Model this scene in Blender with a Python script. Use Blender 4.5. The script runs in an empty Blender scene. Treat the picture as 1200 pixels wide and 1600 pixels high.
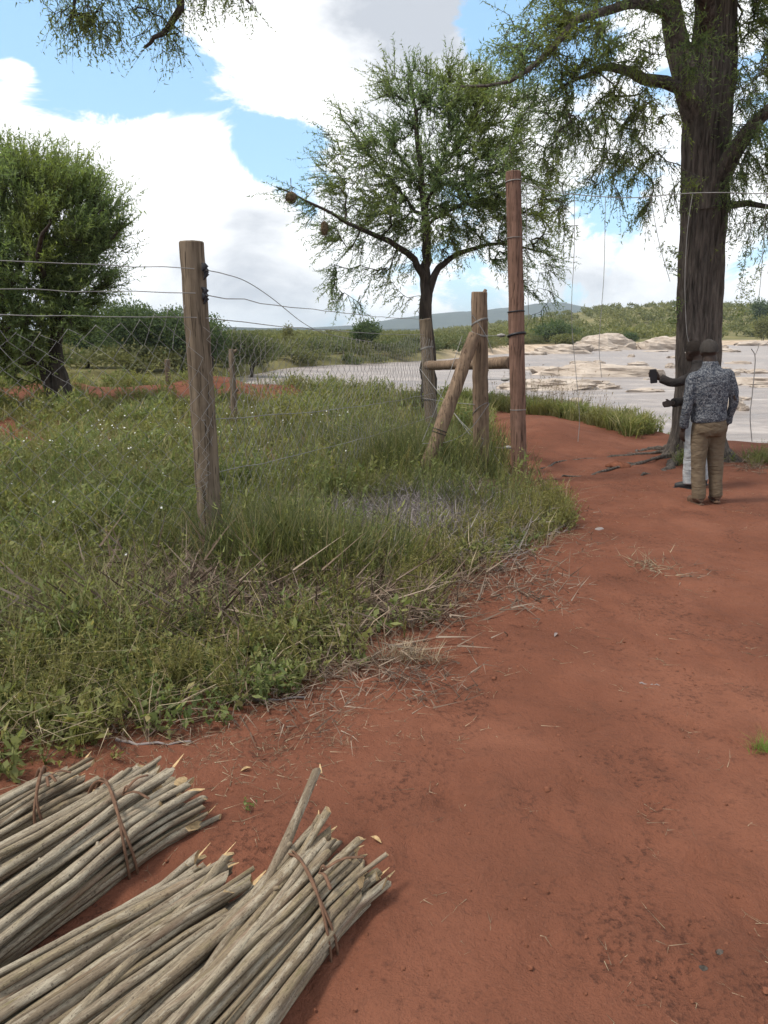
import bpy, math, random
import numpy as np
from mathutils import Vector, Matrix

rng = np.random.default_rng(11)
random.seed(5)
scene = bpy.context.scene
col = scene.collection

# ------------------------------------------------------------------ camera
CAM_H, FPX, PITCH = 1.78, 1200.0, math.atan(285 / 1200)
cam_data = bpy.data.cameras.new('camera')
cam = bpy.data.objects.new('camera', cam_data)
col.objects.link(cam)
cam.location = (0, 0, CAM_H)
cam.rotation_euler = (math.pi / 2 - PITCH, 0, 0)
cam_data.sensor_fit = 'VERTICAL'
cam_data.sensor_height = 36
cam_data.lens = 27
cam_data.clip_start = 0.05
cam_data.clip_end = 20000
scene.camera = cam


def ray(x, y):
    dx, u = (x - 600) / FPX, -(y - 800) / FPX
    return np.array([dx, math.cos(PITCH) + u * math.sin(PITCH), -math.sin(PITCH) + u * math.cos(PITCH)])


def G(x, y, z=0.0):
    d = ray(x, y)
    t = (z - CAM_H) / d[2]
    return np.array([d[0] * t, d[1] * t])


def P(x, y, Y):
    d = ray(x, y)
    t = Y / d[1]
    return np.array([d[0] * t, Y, CAM_H + d[2] * t])


# ------------------------------------------------------------------ node helpers
def N(nt, typ, **kw):
    n = nt.nodes.new(typ)
    for k, v in kw.items():
        if k.startswith('i_'):
            n.inputs[k[2:].replace('_', ' ')].default_value = v
        elif k.startswith('n_'):
            n.inputs[int(k[2:])].default_value = v
        else:
            setattr(n, k, v)
    return n


def L(nt, a, b):
    nt.links.new(a, b)


def math_node(nt, op, a, b=None, c=None, clamp=False):
    n = nt.nodes.new('ShaderNodeMath')
    n.operation = op
    n.use_clamp = clamp
    for i, v in enumerate((a, b, c)):
        if v is None:
            continue
        if isinstance(v, (int, float)):
            n.inputs[i].default_value = v
        else:
            nt.links.new(v, n.inputs[i])
    return n.outputs[0]


def ramp(nt, fac, stops, interp='LINEAR'):
    n = nt.nodes.new('ShaderNodeValToRGB')
    n.color_ramp.interpolation = interp
    els = n.color_ramp.elements
    while len(els) < len(stops):
        els.new(0.5)
    for e, (p, c) in zip(els, stops):
        e.position = p
        e.color = (*c, 1) if len(c) == 3 else c
    nt.links.new(fac, n.inputs[0])
    return n.outputs[0]


def noise(nt, vec, scale, detail=4, rough=0.5, dist=0.0):
    n = nt.nodes.new('ShaderNodeTexNoise')
    n.inputs['Scale'].default_value = scale
    n.inputs['Detail'].default_value = detail
    n.inputs['Roughness'].default_value = rough
    n.inputs['Distortion'].default_value = dist
    if vec is not None:
        nt.links.new(vec, n.inputs['Vector'])
    return n.outputs[0]


def mixc(nt, fac, a, b, mode='MIX'):
    n = nt.nodes.new('ShaderNodeMix')
    n.data_type = 'RGBA'
    n.blend_type = mode
    for sock, v in ((n.inputs[0], fac), (n.inputs[6], a), (n.inputs[7], b)):
        if isinstance(v, (int, float)):
            sock.default_value = v
        elif isinstance(v, tuple):
            sock.default_value = (*v, 1)
        else:
            nt.links.new(v, sock)
    return n.outputs[2]


# ------------------------------------------------------------------ world: blue sky with broken cloud
SUN_DIR = np.array([-0.50, -0.18, 0.85])
SUN_DIR = SUN_DIR / np.linalg.norm(SUN_DIR)
world = bpy.data.worlds.new('World')
scene.world = world
world.use_nodes = True
wt = world.node_tree
wt.nodes.clear()
out = N(wt, 'ShaderNodeOutputWorld')
bg = N(wt, 'ShaderNodeBackground')
bg.inputs['Strength'].default_value = 0.1
L(wt, bg.outputs[0], out.inputs[0])
sky = N(wt, 'ShaderNodeTexSky', sky_type='NISHITA', sun_disc=False,
        sun_elevation=math.asin(SUN_DIR[2]), sun_rotation=math.atan2(SUN_DIR[0], SUN_DIR[1]),
        altitude=600, air_density=1.0, dust_density=1.5, ozone_density=1.0)
tc = N(wt, 'ShaderNodeTexCoord')
dirv = tc.outputs['Generated']


def blob_sum(blobs, start):
    acc = start
    for (x, y, s, w) in blobs:
        d = ray(x, y)
        d = d / np.linalg.norm(d)
        dot = N(wt, 'ShaderNodeVectorMath', operation='DOT_PRODUCT')
        L(wt, dirv, dot.inputs[0])
        dot.inputs[1].default_value = tuple(d)
        k = (FPX / s) ** 2
        e = math_node(wt, 'MULTIPLY_ADD', dot.outputs['Value'], k, -k)
        e = math_node(wt, 'EXPONENT', e)
        acc = math_node(wt, 'MULTIPLY_ADD', e, w, acc)
    return acc


mp = N(wt, 'ShaderNodeMapping')
mp.inputs['Scale'].default_value = (1, 1, 1.7)
L(wt, dirv, mp.inputs['Vector'])
n_big = noise(wt, mp.outputs[0], 3.2, 3, 0.5)
n_fine = noise(wt, mp.outputs[0], 8.0, 12, 0.66, 0.5)
dens = math_node(wt, 'MULTIPLY_ADD', n_big, 0.9, -0.45 + 0.2)
dens = math_node(wt, 'MULTIPLY_ADD', n_fine, 2.3, math_node(wt, 'SUBTRACT', dens, 1.15))
gaps = [(40, 30, 75, -.85), (140, 60, 75, -.8), (215, 25, 60, -.5), (235, 125, 40, -.5), (300, 150, 40, -.55),
        (375, 172, 42, -.7), (440, 215, 42, -.8), (510, 220, 38, -.7), (395, 240, 26, -.5), (780, 35, 38, -.8),
        (880, 60, 55, -.6), (930, 330, 42, -.42), (985, 300, 35, -.4), (740, 460, 40, -.3), (1180, 400, 40, -.35),
        (560, 120, 70, .5), (400, 90, 90, .5), (130, 210, 110, .45), (620, 30, 110, .5), (10, 110, 16, .7),
        (300, 250, 60, .4), (300, 400, 160, .35), (60, 110, 16, .5), (32, 100, 12, .5), (1000, 430, 120, .25)]
dens = blob_sum(gaps, dens)
cover = N(wt, 'ShaderNodeMapRange', interpolation_type='SMOOTHSTEP')
L(wt, dens, cover.inputs[0])
cover.inputs[1].default_value = -0.08
cover.inputs[2].default_value = 0.20
n_shade = noise(wt, mp.outputs[0], 7.0, 8, 0.58, 0.3)
shade = math_node(wt, 'MULTIPLY_ADD', n_shade, 3.0, -1.55)
greys = [(640, 50, 80, .62), (730, 20, 70, .45), (560, 40, 60, .35), (375, 345, 48, .36), (330, 440, 90, .36), (450, 460, 80, .3), (870, 400, 60, .3), (30, 180, 40, .3),
         (420, 370, 30, .3), (960, 440, 50, .25), (180, 210, 90, -.6), (420, 130, 90, -.6), (270, 270, 60, -.4), (90, 300, 90, -.3)]
shade = blob_sum(greys, shade)
shade = math_node(wt, 'MULTIPLY', shade, 1.0, clamp=True)
cloudc = mixc(wt, shade, (9.0, 9.1, 9.2), (4.4, 4.7, 5.2))
skyc = mixc(wt, 0.45, mixc(wt, 1.0, sky.outputs[0], (1.2, 1.3, 1.4), 'MULTIPLY'), (4.2, 7.1, 9.6))
full = mixc(wt, cover.outputs[0], skyc, cloudc)
L(wt, full, bg.inputs['Color'])

# ------------------------------------------------------------------ sun (veiled by thin cloud)
sd = bpy.data.lights.new('sun', 'SUN')
sd.energy = 2.5
sd.angle = math.radians(10)
sd.color = (1.0, 0.93, 0.81)
sun = bpy.data.objects.new('sun', sd)
col.objects.link(sun)
sun.location = (-20, 10, 40)
sun.rotation_euler = Vector(-SUN_DIR).to_track_quat('-Z', 'Y').to_euler()

scene.view_settings.view_transform = 'Standard'
scene.view_settings.look = 'None'
scene.view_settings.gamma = 1
scene.view_settings.exposure = 0.55
scene.view_settings.use_curve_mapping = False
scene.render.engine = 'CYCLES'
scene.cycles.max_bounces = 6
scene.cycles.transparent_max_bounces = 8
scene.cycles.volume_bounces = 0
scene.cycles.use_denoising = True


# ------------------------------------------------------------------ mesh builder
class MB:
    def __init__(self):
        self.v, self.f, self.n = [], [], 0      # f: (faces array n x k, material index)

    def add(self, verts, faces, mat=0):
        verts = np.asarray(verts, float).reshape(-1, 3)
        if isinstance(faces, np.ndarray):
            groups = [faces]
        else:
            by = {}
            for q in faces:
                by.setdefault(len(q), []).append(q)
            groups = [np.array(g) for g in by.values()]
        for g in groups:
            if len(g):
                self.f.append((g + self.n, mat))
        self.v.append(verts)
        self.n += len(verts)
        return self

    def tris(self):
        return sum(len(g) * (g.shape[1] - 2) for g, _ in self.f)

    def mesh(self, name, mats, smooth=True):
        me = bpy.data.meshes.new(name)
        V = np.concatenate(self.v)
        me.vertices.add(len(V))
        me.vertices.foreach_set('co', V.astype(np.float32).ravel())
        loops = np.concatenate([g.ravel() for g, _ in self.f]).astype(np.int32)
        tot = np.concatenate([np.full(len(g), g.shape[1]) for g, _ in self.f]).astype(np.int32)
        mi = np.concatenate([np.full(len(g), m) for g, m in self.f]).astype(np.int32)
        me.loops.add(len(loops))
        me.loops.foreach_set('vertex_index', loops)
        me.polygons.add(len(tot))
        me.polygons.foreach_set('loop_start', (np.cumsum(tot) - tot).astype(np.int32))
        me.polygons.foreach_set('loop_total', tot)
        me.polygons.foreach_set('material_index', mi)
        me.polygons.foreach_set('use_smooth', np.full(len(tot), smooth))
        for m in (mats if isinstance(mats, (list, tuple)) else [mats]):
            me.materials.append(m)
        me.update(calc_edges=True)
        me.validate()
        return me

    def build(self, name, mats, parent=None, smooth=True):
        o = bpy.data.objects.new(name, self.mesh(name, mats, smooth))
        col.objects.link(o)
        if parent is not None:
            o.parent = parent
        return o


def tag(o, label=None, cat=None, group=None, kind=None):
    if label:
        o['label'] = label
    if cat:
        o['category'] = cat
    if group:
        o['group'] = group
    if kind:
        o['kind'] = kind
    return o


def empty(name, loc=(0, 0, 0)):
    o = bpy.data.objects.new(name, None)
    o.empty_display_size = 0.2
    col.objects.link(o)
    o.location = loc
    return o


def unit(v):
    v = np.asarray(v, float)
    return v / (np.linalg.norm(v, axis=-1, keepdims=True) + 1e-9)


def frames(path):
    t = np.gradient(path, axis=0)
    t = unit(t)
    ref = np.array([0, 0, 1.0]) if abs(t[0][2]) < 0.9 else np.array([1.0, 0, 0])
    us = []
    u = unit(np.cross(t[0], ref))
    for i in range(len(path)):
        u = unit(u - t[i] * np.dot(u, t[i]))
        us.append(u)
    us = np.array(us)
    return t, us, np.cross(t, us)


def tube(mb, path, radii, sides=6, mat=0, cap=True, cap_mat=None, flat=1.0):
    path = np.asarray(path, float)
    k = len(path)
    radii = np.broadcast_to(np.asarray(radii, float), (k,))
    t, u, w = frames(path)
    a = np.arange(sides) / sides * 2 * np.pi
    V = path[:, None] + radii[:, None, None] * (np.cos(a)[None, :, None] * u[:, None] + flat * np.sin(a)[None, :, None] * w[:, None])
    i = np.arange(k - 1)[:, None] * sides
    j = np.arange(sides)[None]
    j2 = (j + 1) % sides
    F = np.stack([i + j, i + j2, i + sides + j2, i + sides + j], -1).reshape(-1, 4)
    mb.add(V.reshape(-1, 3), F, mat)
    if cap:
        cm = mat if cap_mat is None else cap_mat
        mb.add(V[0][::-1], [list(range(sides))], cm)
        mb.add(V[-1], [list(range(sides))], cm)
    return V


def smooth_path(pts, n):
    pts = np.asarray(pts, float)
    k = len(pts)
    if k == 2:
        return pts[0] + (pts[1] - pts[0]) * np.linspace(0, 1, n)[:, None]
    ext = np.vstack([2 * pts[0] - pts[1], pts, 2 * pts[-1] - pts[-2]])
    s = np.linspace(0, k - 1 - 1e-9, n)
    i = s.astype(int)
    f = (s - i)[:, None]
    p0, p1, p2, p3 = ext[i], ext[i + 1], ext[i + 2], ext[i + 3]
    return 0.5 * (2 * p1 + (p2 - p0) * f + (2 * p0 - 5 * p1 + 4 * p2 - p3) * f ** 2 + (3 * p1 - p0 - 3 * p2 + p3) * f ** 3)


def vnoise(x, y, seed=0):
    x, y = np.asarray(x, float), np.asarray(y, float)
    xi, yi = np.floor(x), np.floor(y)
    xf, yf = x - xi, y - yi
    xf, yf = xf * xf * (3 - 2 * xf), yf * yf * (3 - 2 * yf)

    def h(a, b):
        s = np.sin(a * 127.1 + b * 311.7 + seed * 74.7) * 43758.5453
        return s - np.floor(s)
    return (h(xi, yi) * (1 - xf) + h(xi + 1, yi) * xf) * (1 - yf) + (h(xi, yi + 1) * (1 - xf) + h(xi + 1, yi + 1) * xf) * yf - 0.5


def sstep(a, b, x):
    t = np.clip((x - a) / (b - a), 0, 1)
    return t * t * (3 - 2 * t)


# ------------------------------------------------------------------ materials
def new_mat(name):
    m = bpy.data.materials.new(name)
    m.use_nodes = True
    nt = m.node_tree
    nt.nodes.clear()
    o = N(nt, 'ShaderNodeOutputMaterial')
    return m, nt, o


def pos_of(nt):
    return N(nt, 'ShaderNodeNewGeometry').outputs['Position']


def obj_of(nt):
    return N(nt, 'ShaderNodeTexCoord').outputs['Object']


def principled(nt, o, color, rough=0.85, spec=0.25, normal=None):
    p = N(nt, 'ShaderNodeBsdfPrincipled')
    for sock, v in ((p.inputs['Base Color'], color), (p.inputs['Roughness'], rough)):
        if isinstance(v, tuple):
            sock.default_value = (*v, 1)
        elif isinstance(v, (int, float)):
            sock.default_value = v
        else:
            L(nt, v, sock)
    p.inputs['Specular IOR Level'].default_value = spec
    if normal is not None:
        L(nt, normal, p.inputs['Normal'])
    L(nt, p.outputs[0], o.inputs[0])
    return p


def bump(nt, height, strength=0.5, dist=0.02):
    b = N(nt, 'ShaderNodeBump')
    b.inputs['Strength'].default_value = strength
    b.inputs['Distance'].default_value = dist
    L(nt, height, b.inputs['Height'])
    return b.outputs[0]


def leaf_mat(name, stops, transl=0.35, rough=0.6, patch=None, patch_scale=0.8):
    m, nt, o = new_mat(name)
    g = N(nt, 'ShaderNodeNewGeometry')
    c = ramp(nt, g.outputs['Random Per Island'], stops)
    if patch:
        nz = noise(nt, g.outputs['Position'], patch_scale, 3, 0.5)
        f = ramp(nt, nz, [(0.42, (0, 0, 0)), (0.62, (1, 1, 1))])
        c = mixc(nt, f, c, mixc(nt, 0.75, c, patch))
    p = N(nt, 'ShaderNodeBsdfPrincipled')
    L(nt, c, p.inputs['Base Color'])
    p.inputs['Roughness'].default_value = rough
    p.inputs['Specular IOR Level'].default_value = 0.2
    t = N(nt, 'ShaderNodeBsdfTranslucent')
    tcol = mixc(nt, 1.0, c, (1.7, 1.8, 1.05), 'MULTIPLY')
    L(nt, tcol, t.inputs['Color'])
    mx = N(nt, 'ShaderNodeMixShader')
    mx.inputs[0].default_value = transl
    L(nt, p.outputs[0], mx.inputs[1])
    L(nt, t.outputs[0], mx.inputs[2])
    L(nt, mx.outputs[0], o.inputs[0])
    return m


def bark_mat(name, c1, c2, scale=8, zs=0.18, strength=0.8, dist=0.03):
    m, nt, o = new_mat(name)
    mpn = N(nt, 'ShaderNodeMapping')
    mpn.inputs['Scale'].default_value = (1, 1, zs)
    L(nt, pos_of(nt), mpn.inputs[0])
    a = noise(nt, mpn.outputs[0], scale, 6, 0.65, 0.4)
    b = noise(nt, pos_of(nt), 2.2, 4, 0.6)
    c = ramp(nt, a, [(0.32, c1), (0.66, c2)])
    c = mixc(nt, math_node(nt, 'MULTIPLY', b, 0.55), c, tuple(x * 0.55 for x in c1))
    principled(nt, o, c, 0.92, 0.12, bump(nt, a, strength, dist))
    return m


def flat_mat(name, color, rough=0.7, spec=0.3, vary=0.25, scale=20, metallic=0.0):
    m, nt, o = new_mat(name)
    a = noise(nt, obj_of(nt), scale, 5, 0.6)
    c = mixc(nt, ramp(nt, a, [(0.3, (0, 0, 0)), (0.7, (1, 1, 1))]), tuple(x * (1 - vary) for x in color), tuple(min(1, x * (1 + vary)) for x in color))
    p = principled(nt, o, c, rough, spec, bump(nt, a, 0.25, 0.01))
    p.inputs['Metallic'].default_value = metallic
    return m


def ground_mat():
    m, nt, o = new_mat('red_soil')
    pos = pos_of(nt)
    sep = N(nt, 'ShaderNodeSeparateXYZ')
    L(nt, pos, sep.inputs[0])
    n1 = noise(nt, pos, 0.9, 5, 0.6, 0.3)
    n2 = noise(nt, pos, 5.5, 6, 0.65, 0.4)
    n3 = noise(nt, pos, 38, 4, 0.7)
    n4 = noise(nt, pos, 150, 3, 0.6)
    soil = ramp(nt, n1, [(0.34, (0.126, 0.050, 0.031)), (0.5, (0.158, 0.062, 0.038)), (0.66, (0.198, 0.081, 0.050))])
    soil = mixc(nt, ramp(nt, n2, [(0.52, (0, 0, 0)), (0.74, (0.4, 0.4, 0.4))]), soil, (0.095, 0.045, 0.030))
    n5 = noise(nt, pos, 1.7, 5, 0.7, 0.8)
    spk = math_node(nt, 'MULTIPLY', ramp(nt, n3, [(0.50, (0, 0, 0)), (0.68, (1, 1, 1))]), ramp(nt, n5, [(0.42, (0.1, 0.1, 0.1)), (0.62, (0.95, 0.95, 0.95))]))
    soil = mixc(nt, spk, soil, (0.064, 0.029, 0.021))
    soil = mixc(nt, ramp(nt, n4, [(0.62, (0, 0, 0)), (0.8, (0.5, 0.5, 0.5))]), soil, (0.27, 0.15, 0.10))
    # far side of the river: dry grass soil and pale rock
    far = ramp(nt, noise(nt, pos, 0.05, 6, 0.6), [(0.35, (0.10, 0.105, 0.04)), (0.6, (0.19, 0.165, 0.075))])
    att = N(nt, 'ShaderNodeAttribute', attribute_name='zone')
    sc_ = N(nt, 'ShaderNodeSeparateColor')
    L(nt, att.outputs['Color'], sc_.inputs[0])
    rockn = noise(nt, pos, 0.35, 7, 0.65, 0.5)
    rock = ramp(nt, rockn, [(0.3, (0.22, 0.16, 0.115)), (0.5, (0.44, 0.34, 0.25)), (0.7, (0.54, 0.44, 0.34))])
    c = mixc(nt, sc_.outputs[0], soil, far)
    c = mixc(nt, sc_.outputs[1], c, rock)
    hsum = math_node(nt, 'ADD', math_node(nt, 'MULTIPLY_ADD', n2, 0.9, math_node(nt, 'MULTIPLY', spk, -0.25)), math_node(nt, 'MULTIPLY_ADD', n3, 0.45, math_node(nt, 'MULTIPLY', n4, 0.12)))
    principled(nt, o, c, 0.95, 0.08, bump(nt, hsum, 0.8, 0.05))
    return m


def water_mat():
    m, nt, o = new_mat('river_water')
    pos = pos_of(nt)
    mpn = N(nt, 'ShaderNodeMapping')
    mpn.inputs['Rotation'].default_value = (0, 0, math.radians(-12))
    mpn.inputs['Scale'].default_value = (0.55, 1.2, 1)
    L(nt, pos, mpn.inputs[0])
    a = noise(nt, mpn.outputs[0], 0.3, 9, 0.72, 1.4)
    b = noise(nt, mpn.outputs[0], 1.6, 5, 0.6, 0.4)
    c = ramp(nt, a, [(0.34, (0.15, 0.12, 0.105)), (0.48, (0.25, 0.21, 0.19)), (0.60, (0.37, 0.325, 0.30)), (0.74, (0.58, 0.54, 0.51))])
    r = ramp(nt, a, [(0.4, (0.32, 0.32, 0.32)), (0.62, (0.7, 0.7, 0.7))])
    h = math_node(nt, 'MULTIPLY_ADD', b, 0.6, a)
    principled(nt, o, c, r, 0.5, bump(nt, h, 1.0, 0.35))
    return m


def rock_mat():
    m, nt, o = new_mat('river_rock')
    pos = pos_of(nt)
    mpn = N(nt, 'ShaderNodeMapping')
    mpn.inputs['Scale'].default_value = (1, 1, 4)
    L(nt, pos, mpn.inputs[0])
    a = noise(nt, mpn.outputs[0], 0.6, 8, 0.68, 0.5)
    c = ramp(nt, a, [(0.28, (0.20, 0.155, 0.125)), (0.45, (0.38, 0.315, 0.26)), (0.66, (0.50, 0.43, 0.365))])
    principled(nt, o, c, 0.85, 0.2, bump(nt, a, 0.8, 0.3))
    return m


def hill_mat():
    m, nt, o = new_mat('wooded_hill')
    a = noise(nt, pos_of(nt), 0.02, 8, 0.7)
    c = ramp(nt, a, [(0.35, (0.016, 0.030, 0.026)), (0.65, (0.045, 0.060, 0.042))])
    principled(nt, o, c, 0.95, 0.05, bump(nt, a, 1.0, 12))
    return m


def post_mat(name, c1, c2, streak=26):
    m, nt, o = new_mat(name)
    mpn = N(nt, 'ShaderNodeMapping')
    mpn.inputs['Scale'].default_value = (1, 1, 0.06)
    L(nt, obj_of(nt), mpn.inputs[0])
    a = noise(nt, mpn.outputs[0], streak, 7, 0.66, 0.25)
    crack = noise(nt, mpn.outputs[0], streak * 2.6, 3, 0.5, 0.2)
    b = noise(nt, obj_of(nt), 5, 4, 0.6)
    c = ramp(nt, a, [(0.3, c1), (0.68, c2)])
    c = mixc(nt, ramp(nt, crack, [(0.36, (0.75, 0.75, 0.75)), (0.43, (0, 0, 0))]), c, tuple(x * 0.3 for x in c1))
    c = mixc(nt, ramp(nt, b, [(0.5, (0, 0, 0)), (0.75, (0.5, 0.5, 0.5))]), c, tuple(x * 0.6 for x in c1))
    principled(nt, o, c, 0.9, 0.15, bump(nt, math_node(nt, 'ADD', a, math_node(nt, 'MULTIPLY', crack, 0.6)), 0.6, 0.012))
    return m


def stick_mat():
    m, nt, o = new_mat('cut_pole_bark')
    oi = N(nt, 'ShaderNodeObjectInfo')
    at_ = N(nt, 'ShaderNodeAttribute', attribute_name='cyl')
    sep = N(nt, 'ShaderNodeSeparateColor')
    L(nt, at_.outputs['Color'], sep.inputs[0])
    off = math_node(nt, 'MULTIPLY', oi.outputs['Random'], 60.0)

    def coords(ka, kr):
        c_ = N(nt, 'ShaderNodeCombineXYZ')
        L(nt, math_node(nt, 'MULTIPLY_ADD', sep.outputs[0], ka, off), c_.inputs[0])
        L(nt, math_node(nt, 'MULTIPLY', sep.outputs[1], kr), c_.inputs[1])
        L(nt, math_node(nt, 'MULTIPLY', sep.outputs[2], kr), c_.inputs[2])
        return c_.outputs[0]
    streak = noise(nt, coords(9, 3.2), 1.6, 6, 0.68, 0.3)
    blotch = noise(nt, coords(7, 1.0), 1.0, 5, 0.65, 0.4)
    lent = noise(nt, coords(150, 4.0), 1.0, 3, 0.6)
    grain = noise(nt, coords(60, 14.0), 1.0, 5, 0.7)
    base = ramp(nt, oi.outputs['Random'], [(0.0, (0.22, 0.17, 0.115)), (0.25, (0.34, 0.285, 0.205)), (0.55, (0.43, 0.37, 0.275)), (0.8, (0.35, 0.28, 0.18)), (1.0, (0.22, 0.165, 0.11))])
    c = mixc(nt, ramp(nt, streak, [(0.40, (0.7, 0.7, 0.7)), (0.58, (0, 0, 0))]), base, (0.16, 0.12, 0.085))
    c = mixc(nt, ramp(nt, blotch, [(0.50, (0, 0, 0)), (0.62, (0.8, 0.8, 0.8))]), c, (0.45, 0.395, 0.30))
    c = mixc(nt, ramp(nt, blotch, [(0.30, (0.8, 0.8, 0.8)), (0.42, (0, 0, 0))]), c, (0.19, 0.16, 0.075))
    c = mixc(nt, ramp(nt, lent, [(0.60, (0, 0, 0)), (0.68, (0.75, 0.75, 0.75))]), c, (0.06, 0.043, 0.032))
    spot = noise(nt, coords(42, 3.0), 1.0, 2, 0.5)
    c = mixc(nt, ramp(nt, spot, [(0.66, (0, 0, 0)), (0.72, (0.7, 0.7, 0.7))]), c, (0.085, 0.058, 0.042))
    red = noise(nt, coords(3, .8), 1.0, 2, 0.5)
    c = mixc(nt, ramp(nt, red, [(0.58, (0, 0, 0)), (0.72, (0.5, 0.5, 0.5))]), c, (0.25, 0.15, 0.10))
    c = mixc(nt, ramp(nt, grain, [(0.35, (0.45, 0.45, 0.45)), (0.6, (0, 0, 0))]), c, (0.07, 0.052, 0.04))
    h = math_node(nt, 'MULTIPLY_ADD', lent, -0.6, math_node(nt, 'ADD', streak, grain))
    principled(nt, o, c, 0.8, 0.15, bump(nt, h, 0.7, 0.006))
    return m


M = {}
M['ground'] = ground_mat()
M['water'] = water_mat()
M['rock'] = rock_mat()
M['hill'] = hill_mat()
M['bark_dark'] = bark_mat('furrowed_dark_bark', (0.042, 0.036, 0.032), (0.25, 0.21, 0.18), 22, 0.13, 1.0, 0.08)
M['bark_grey'] = bark_mat('grey_brown_bark', (0.030, 0.025, 0.021), (0.10, 0.08, 0.065), 14, 0.2)
M['leaf_acacia'] = leaf_mat('acacia_leaf', [(0, (0.075, 0.112, 0.062)), (0.5, (0.112, 0.160, 0.084)), (1, (0.165, 0.205, 0.102))], 0.52, patch=(0.16, 0.18, 0.06))
M['leaf_feather'] = leaf_mat('feathery_leaf', [(0, (0.082, 0.120, 0.062)), (0.5, (0.128, 0.174, 0.085)), (1, (0.188, 0.225, 0.105))], 0.55, patch=(0.14, 0.155, 0.04), patch_scale=1.1)
M['leaf_left'] = leaf_mat('dense_acacia_leaf', [(0, (0.084, 0.122, 0.062)), (0.5, (0.130, 0.178, 0.084)), (1, (0.185, 0.228, 0.105))], 0.52, patch=(0.16, 0.185, 0.055))
M['leaf_dark'] = leaf_mat('dark_leaf', [(0, (0.045, 0.070, 0.032)), (0.6, (0.070, 0.102, 0.042)), (1, (0.105, 0.138, 0.055))], 0.35)
M['leaf_olive'] = leaf_mat('olive_bush_leaf', [(0, (0.075, 0.090, 0.032)), (0.5, (0.115, 0.125, 0.045)), (1, (0.170, 0.165, 0.062))], 0.25, patch=(0.19, 0.185, 0.06), patch_scale=0.09)
M['leaf_bank'] = leaf_mat('far_bank_leaf', [(0, (0.055, 0.075, 0.032)), (0.5, (0.085, 0.105, 0.042)), (1, (0.140, 0.145, 0.065))], 0.25, patch=(0.15, 0.14, 0.055), patch_scale=0.12)
M['grass'] = leaf_mat('green_grass', [(0, (0.090, 0.102, 0.042)), (0.45, (0.146, 0.158, 0.062)), (0.82, (0.222, 0.218, 0.092)), (1, (0.34, 0.27, 0.16))], 0.34, patch=(0.16, 0.145, 0.065), patch_scale=0.9)
M['herb'] = leaf_mat('weed_leaf', [(0, (0.088, 0.116, 0.044)), (0.5, (0.146, 0.180, 0.066)), (0.9, (0.228, 0.248, 0.095)), (1, (0.33, 0.27, 0.13))], 0.35, patch=(0.19, 0.175, 0.06), patch_scale=1.3)
M['fern'] = leaf_mat('yellow_green_weed', [(0, (0.12, 0.125, 0.04)), (0.5, (0.185, 0.178, 0.058)), (1, (0.26, 0.22, 0.085))], 0.32)
M['dry'] = leaf_mat('dry_straw', [(0, (0.13, 0.09, 0.06)), (0.5, (0.24, 0.185, 0.12)), (1, (0.38, 0.31, 0.21))], 0.1)
M['twig'] = leaf_mat('dead_twig', [(0, (0.075, 0.050, 0.036)), (0.5, (0.15, 0.105, 0.078)), (1, (0.28, 0.22, 0.17))], 0.0, 0.9)
M['thorn'] = leaf_mat('grey_thorn_twig', [(0, (0.10, 0.085, 0.08)), (0.5, (0.20, 0.17, 0.165)), (1, (0.36, 0.32, 0.31))], 0.0, 0.9)
M['tuft'] = leaf_mat('bright_grass', [(0, (0.10, 0.17, 0.03)), (1, (0.17, 0.24, 0.05))], 0.4)
M['petal'] = flat_mat('white_petal', (0.78, 0.78, 0.74), 0.6, 0.2, 0.05)
M['post'] = post_mat('weathered_post', (0.085, 0.064, 0.045), (0.215, 0.168, 0.122))
M['post_red'] = post_mat('reddish_post', (0.095, 0.055, 0.04), (0.23, 0.135, 0.10))
M['post_tan'] = post_mat('tan_post', (0.105, 0.07, 0.05), (0.27, 0.19, 0.13))
M['cut'] = flat_mat('cut_wood', (0.40, 0.28, 0.15), 0.85, 0.15, 0.4, 70)
M['stick'] = stick_mat()
M['strap'] = flat_mat('bark_strip', (0.13, 0.072, 0.045), 0.8, 0.2, 0.35, 40)
M['wire'] = flat_mat('galvanised_wire', (0.23, 0.22, 0.21), 0.6, 0.4, 0.3, 8, 0.25)
M['black'] = flat_mat('black_plastic', (0.012, 0.012, 0.016), 0.5, 0.4)
M['skin'] = flat_mat('dark_brown_skin', (0.034, 0.021, 0.016), 0.62, 0.3, 0.22, 14)
M['clod'] = flat_mat('soil_clod', (0.15, 0.06, 0.036), 0.95, 0.1, 0.4, 30)
M['nest'] = flat_mat('straw_nest', (0.11, 0.08, 0.05), 0.95, 0.1, 0.5, 60)

# ------------------------------------------------------------------ terrain
_ex = [-300, -60, -10, -5, 0, 2, 4, 5.2, 8, 20, 60, 300]
_ey = [60, 34, 25.5, 24, 22, 20, 16.5, 13.2, 11.8, 9, 4, -20]
_fx = [-400, -60, -14, -11.5, -9.5, 0, 6, 27, 80, 200, 600]
_fy = [20, 42, 51, 62, 76, 86, 96, 136, 190, 260, 420]
WATER_Z = -1.9


def edge_y(x):
    return np.interp(x, _ex, _ey)


def far_y(x):
    return np.interp(x, _fx, _fy)


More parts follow.
